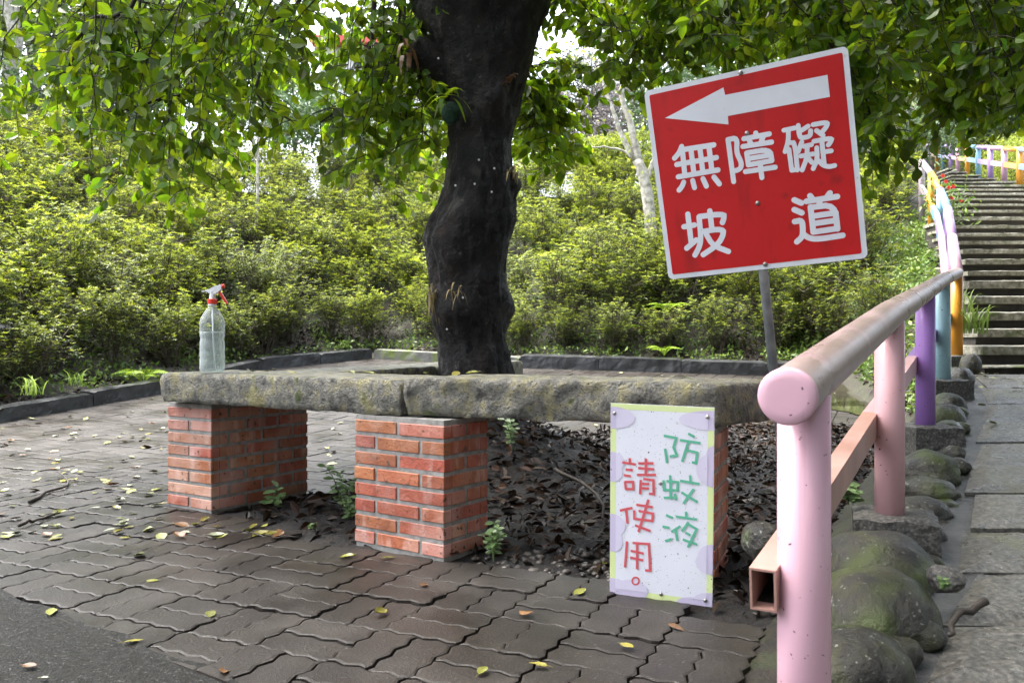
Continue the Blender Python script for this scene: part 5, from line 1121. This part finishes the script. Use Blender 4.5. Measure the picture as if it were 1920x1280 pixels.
# ------------------------------------------------------------------ fallen leaves, one object each
def leafmesh(seed):
    r_ = np.random.default_rng(seed); b = MB(); n = 9; L0 = 1.0; w_ = r_.uniform(.46, .62); cu = r_.uniform(-.1, .5); fo = r_.uniform(.05, .55); tw = r_.normal()*.3; V = []
    for i in range(n):
        t = i/(n-1); hwid = w_/2*math.sin(math.pi*min(1, t**.85))**.8 if 0 < t < 1 else .004; z = cu*((t-.5)**2)*1.6+.03
        for s_ in (-1, -.5, 0, .5, 1): V.append((t-.5, s_*hwid+.02*math.sin(t*7+seed), z+fo*hwid*abs(s_)**1.4+tw*s_*hwid*(t-.5)+.012*math.sin(t*19+s_*2)))
    b.add(V, [(i*5+k, i*5+k+1, i*5+6+k, i*5+5+k) for i in range(n-1) for k in range(4)]); b.tube([(-.5, 0, cu*.4+.03), (-.62, .02, cu*.45+.03), (-.74, .05, .04)], .012, 4)
    return b
LMS = {c: [leafmesh(40+k).mesh('leaf_blade', m_fl[c], smooth=True) for k in range(7)] for c in m_fl}
FLB = {'yellow_green': 'curled yellow-green leaf', 'olive': 'dull olive leaf', 'brown': 'brown dry leaf', 'pale': 'pale upturned leaf'}
def drop(x, y, z, ln, c, where, grp):
    o_ = link(bpy.data.objects.new('fallen_leaf', LMS[c][rng.integers(7)])); o_.location = (x, y, z+.004); o_.rotation_euler = (rng.normal()*.15, rng.normal()*.15, rng.uniform(0, 6.28)); ln *= .84; o_.scale = (ln, ln, ln*rng.uniform(.7, 1.3))
    tag(o_, FLB[c]+' fallen on '+where, 'leaf', FLB[c]+'s on '+grp)
CS = ['yellow_green', 'olive', 'brown', 'pale']
cnt = 0
hand = [(262, 1043, 'yellow_green', .085), (96, 1150, 'yellow_green', .07), (395, 1152, 'yellow_green', .06), (712, 1152, 'olive', .07), (650, 1047, 'yellow_green', .07), (725, 1048, 'yellow_green', .07), (240, 990, 'olive', .06), (105, 1012, 'olive', .075), (986, 1153, 'brown', .06), (1008, 1250, 'olive', .06), (905, 1262, 'yellow_green', .05), (795, 1098, 'brown', .05), (285, 1090, 'yellow_green', .05), (250, 1205, 'olive', .06), (1175, 1215, 'olive', .06), (1268, 1178, 'brown', .06), (345, 1000, 'pale', .06), (300, 830, 'olive', .09), (1088, 1115, 'yellow_green', .07), (1380, 1085, 'yellow_green', .06), (420, 1262, 'brown', .06), (1130, 1062, 'yellow_green', .06), (55, 1252, 'brown', .05), (80, 1275, 'pale', .03)]
for px, py, c, ln in hand:
    q = G(px, py); drop(q[0], q[1], 0, ln, c, 'the wet grey pavers', 'the pavers'); cnt += 1
while cnt < 150:
    px, py = rng.uniform(0, 640), rng.uniform(765, 1010); q = G(px, py)
    for _ in range(4): q = P(px, py, F*(CAMZ-float(z0(q[1])))/(py-CY))
    x, y = q[0], q[1]
    if kerbt(x, y) > -.1 or inpoly(x, y, BED) or (310 < px < 600 and 750 < py < 975): continue
    drop(x, y, float(z0(y)), rng.uniform(.05, .095), CS[rng.choice(4, p=[.28, .34, .18, .20])], 'the wet grey pavers', 'the pavers'); cnt += 1
while cnt < 225:
    y = rng.uniform(2.2, 12.5); x = rng.uniform(-.62*y, min(4, railx(y)-.3))
    if kerbt(x, y) > -.1 or inpoly(x, y, BED) or np.dot(np.array([x, y])-RA, RN) > -.05: continue
    if y < 3.3 or (y < 4.5 and rng.random() < .4): continue
    if -1.7 < x < .7 and 2.5 < y < 4.3 and abs(np.dot(np.array([x, y])-P1, unit([.5, .85]))) < .5 and y > 3.0: continue
    drop(x, y, float(z0(y)), rng.uniform(.05, .10), CS[rng.choice(4, p=[.28, .38, .14, .20])], 'the wet grey pavers', 'the pavers'); cnt += 1
for _ in range(52):
    y = rng.uniform(2.2, 6.1)**1.0; y = 6.1-(6.1-y)*rng.random(); x = pathleft(y)+rng.uniform(-.05, 1.1); drop(x, y, float(pathz(y))+.004, rng.uniform(.05, .09), CS[rng.choice(4, p=[.3, .45, .2, .05])], 'the granite path', 'the granite path')
for px in (470, 500, 545, 660, 690, 855, 885, 905, 1270, 800):
    f_ = (px-CX)/F
    A_, B_ = (P0, P1) if px < 760 else (P1, P2); dl = B_-A_; s_ = (A_[0]-f_*A_[1])/(f_*dl[1]-dl[0]); q = A_+dl*s_+np.array([f_, 1])*rng.uniform(.1, .33); drop(q[0], q[1], .650 if px < 760 else .658, rng.uniform(.05, .075), CS[rng.choice(2)], 'top of the stone bench', 'the bench')
print('done')
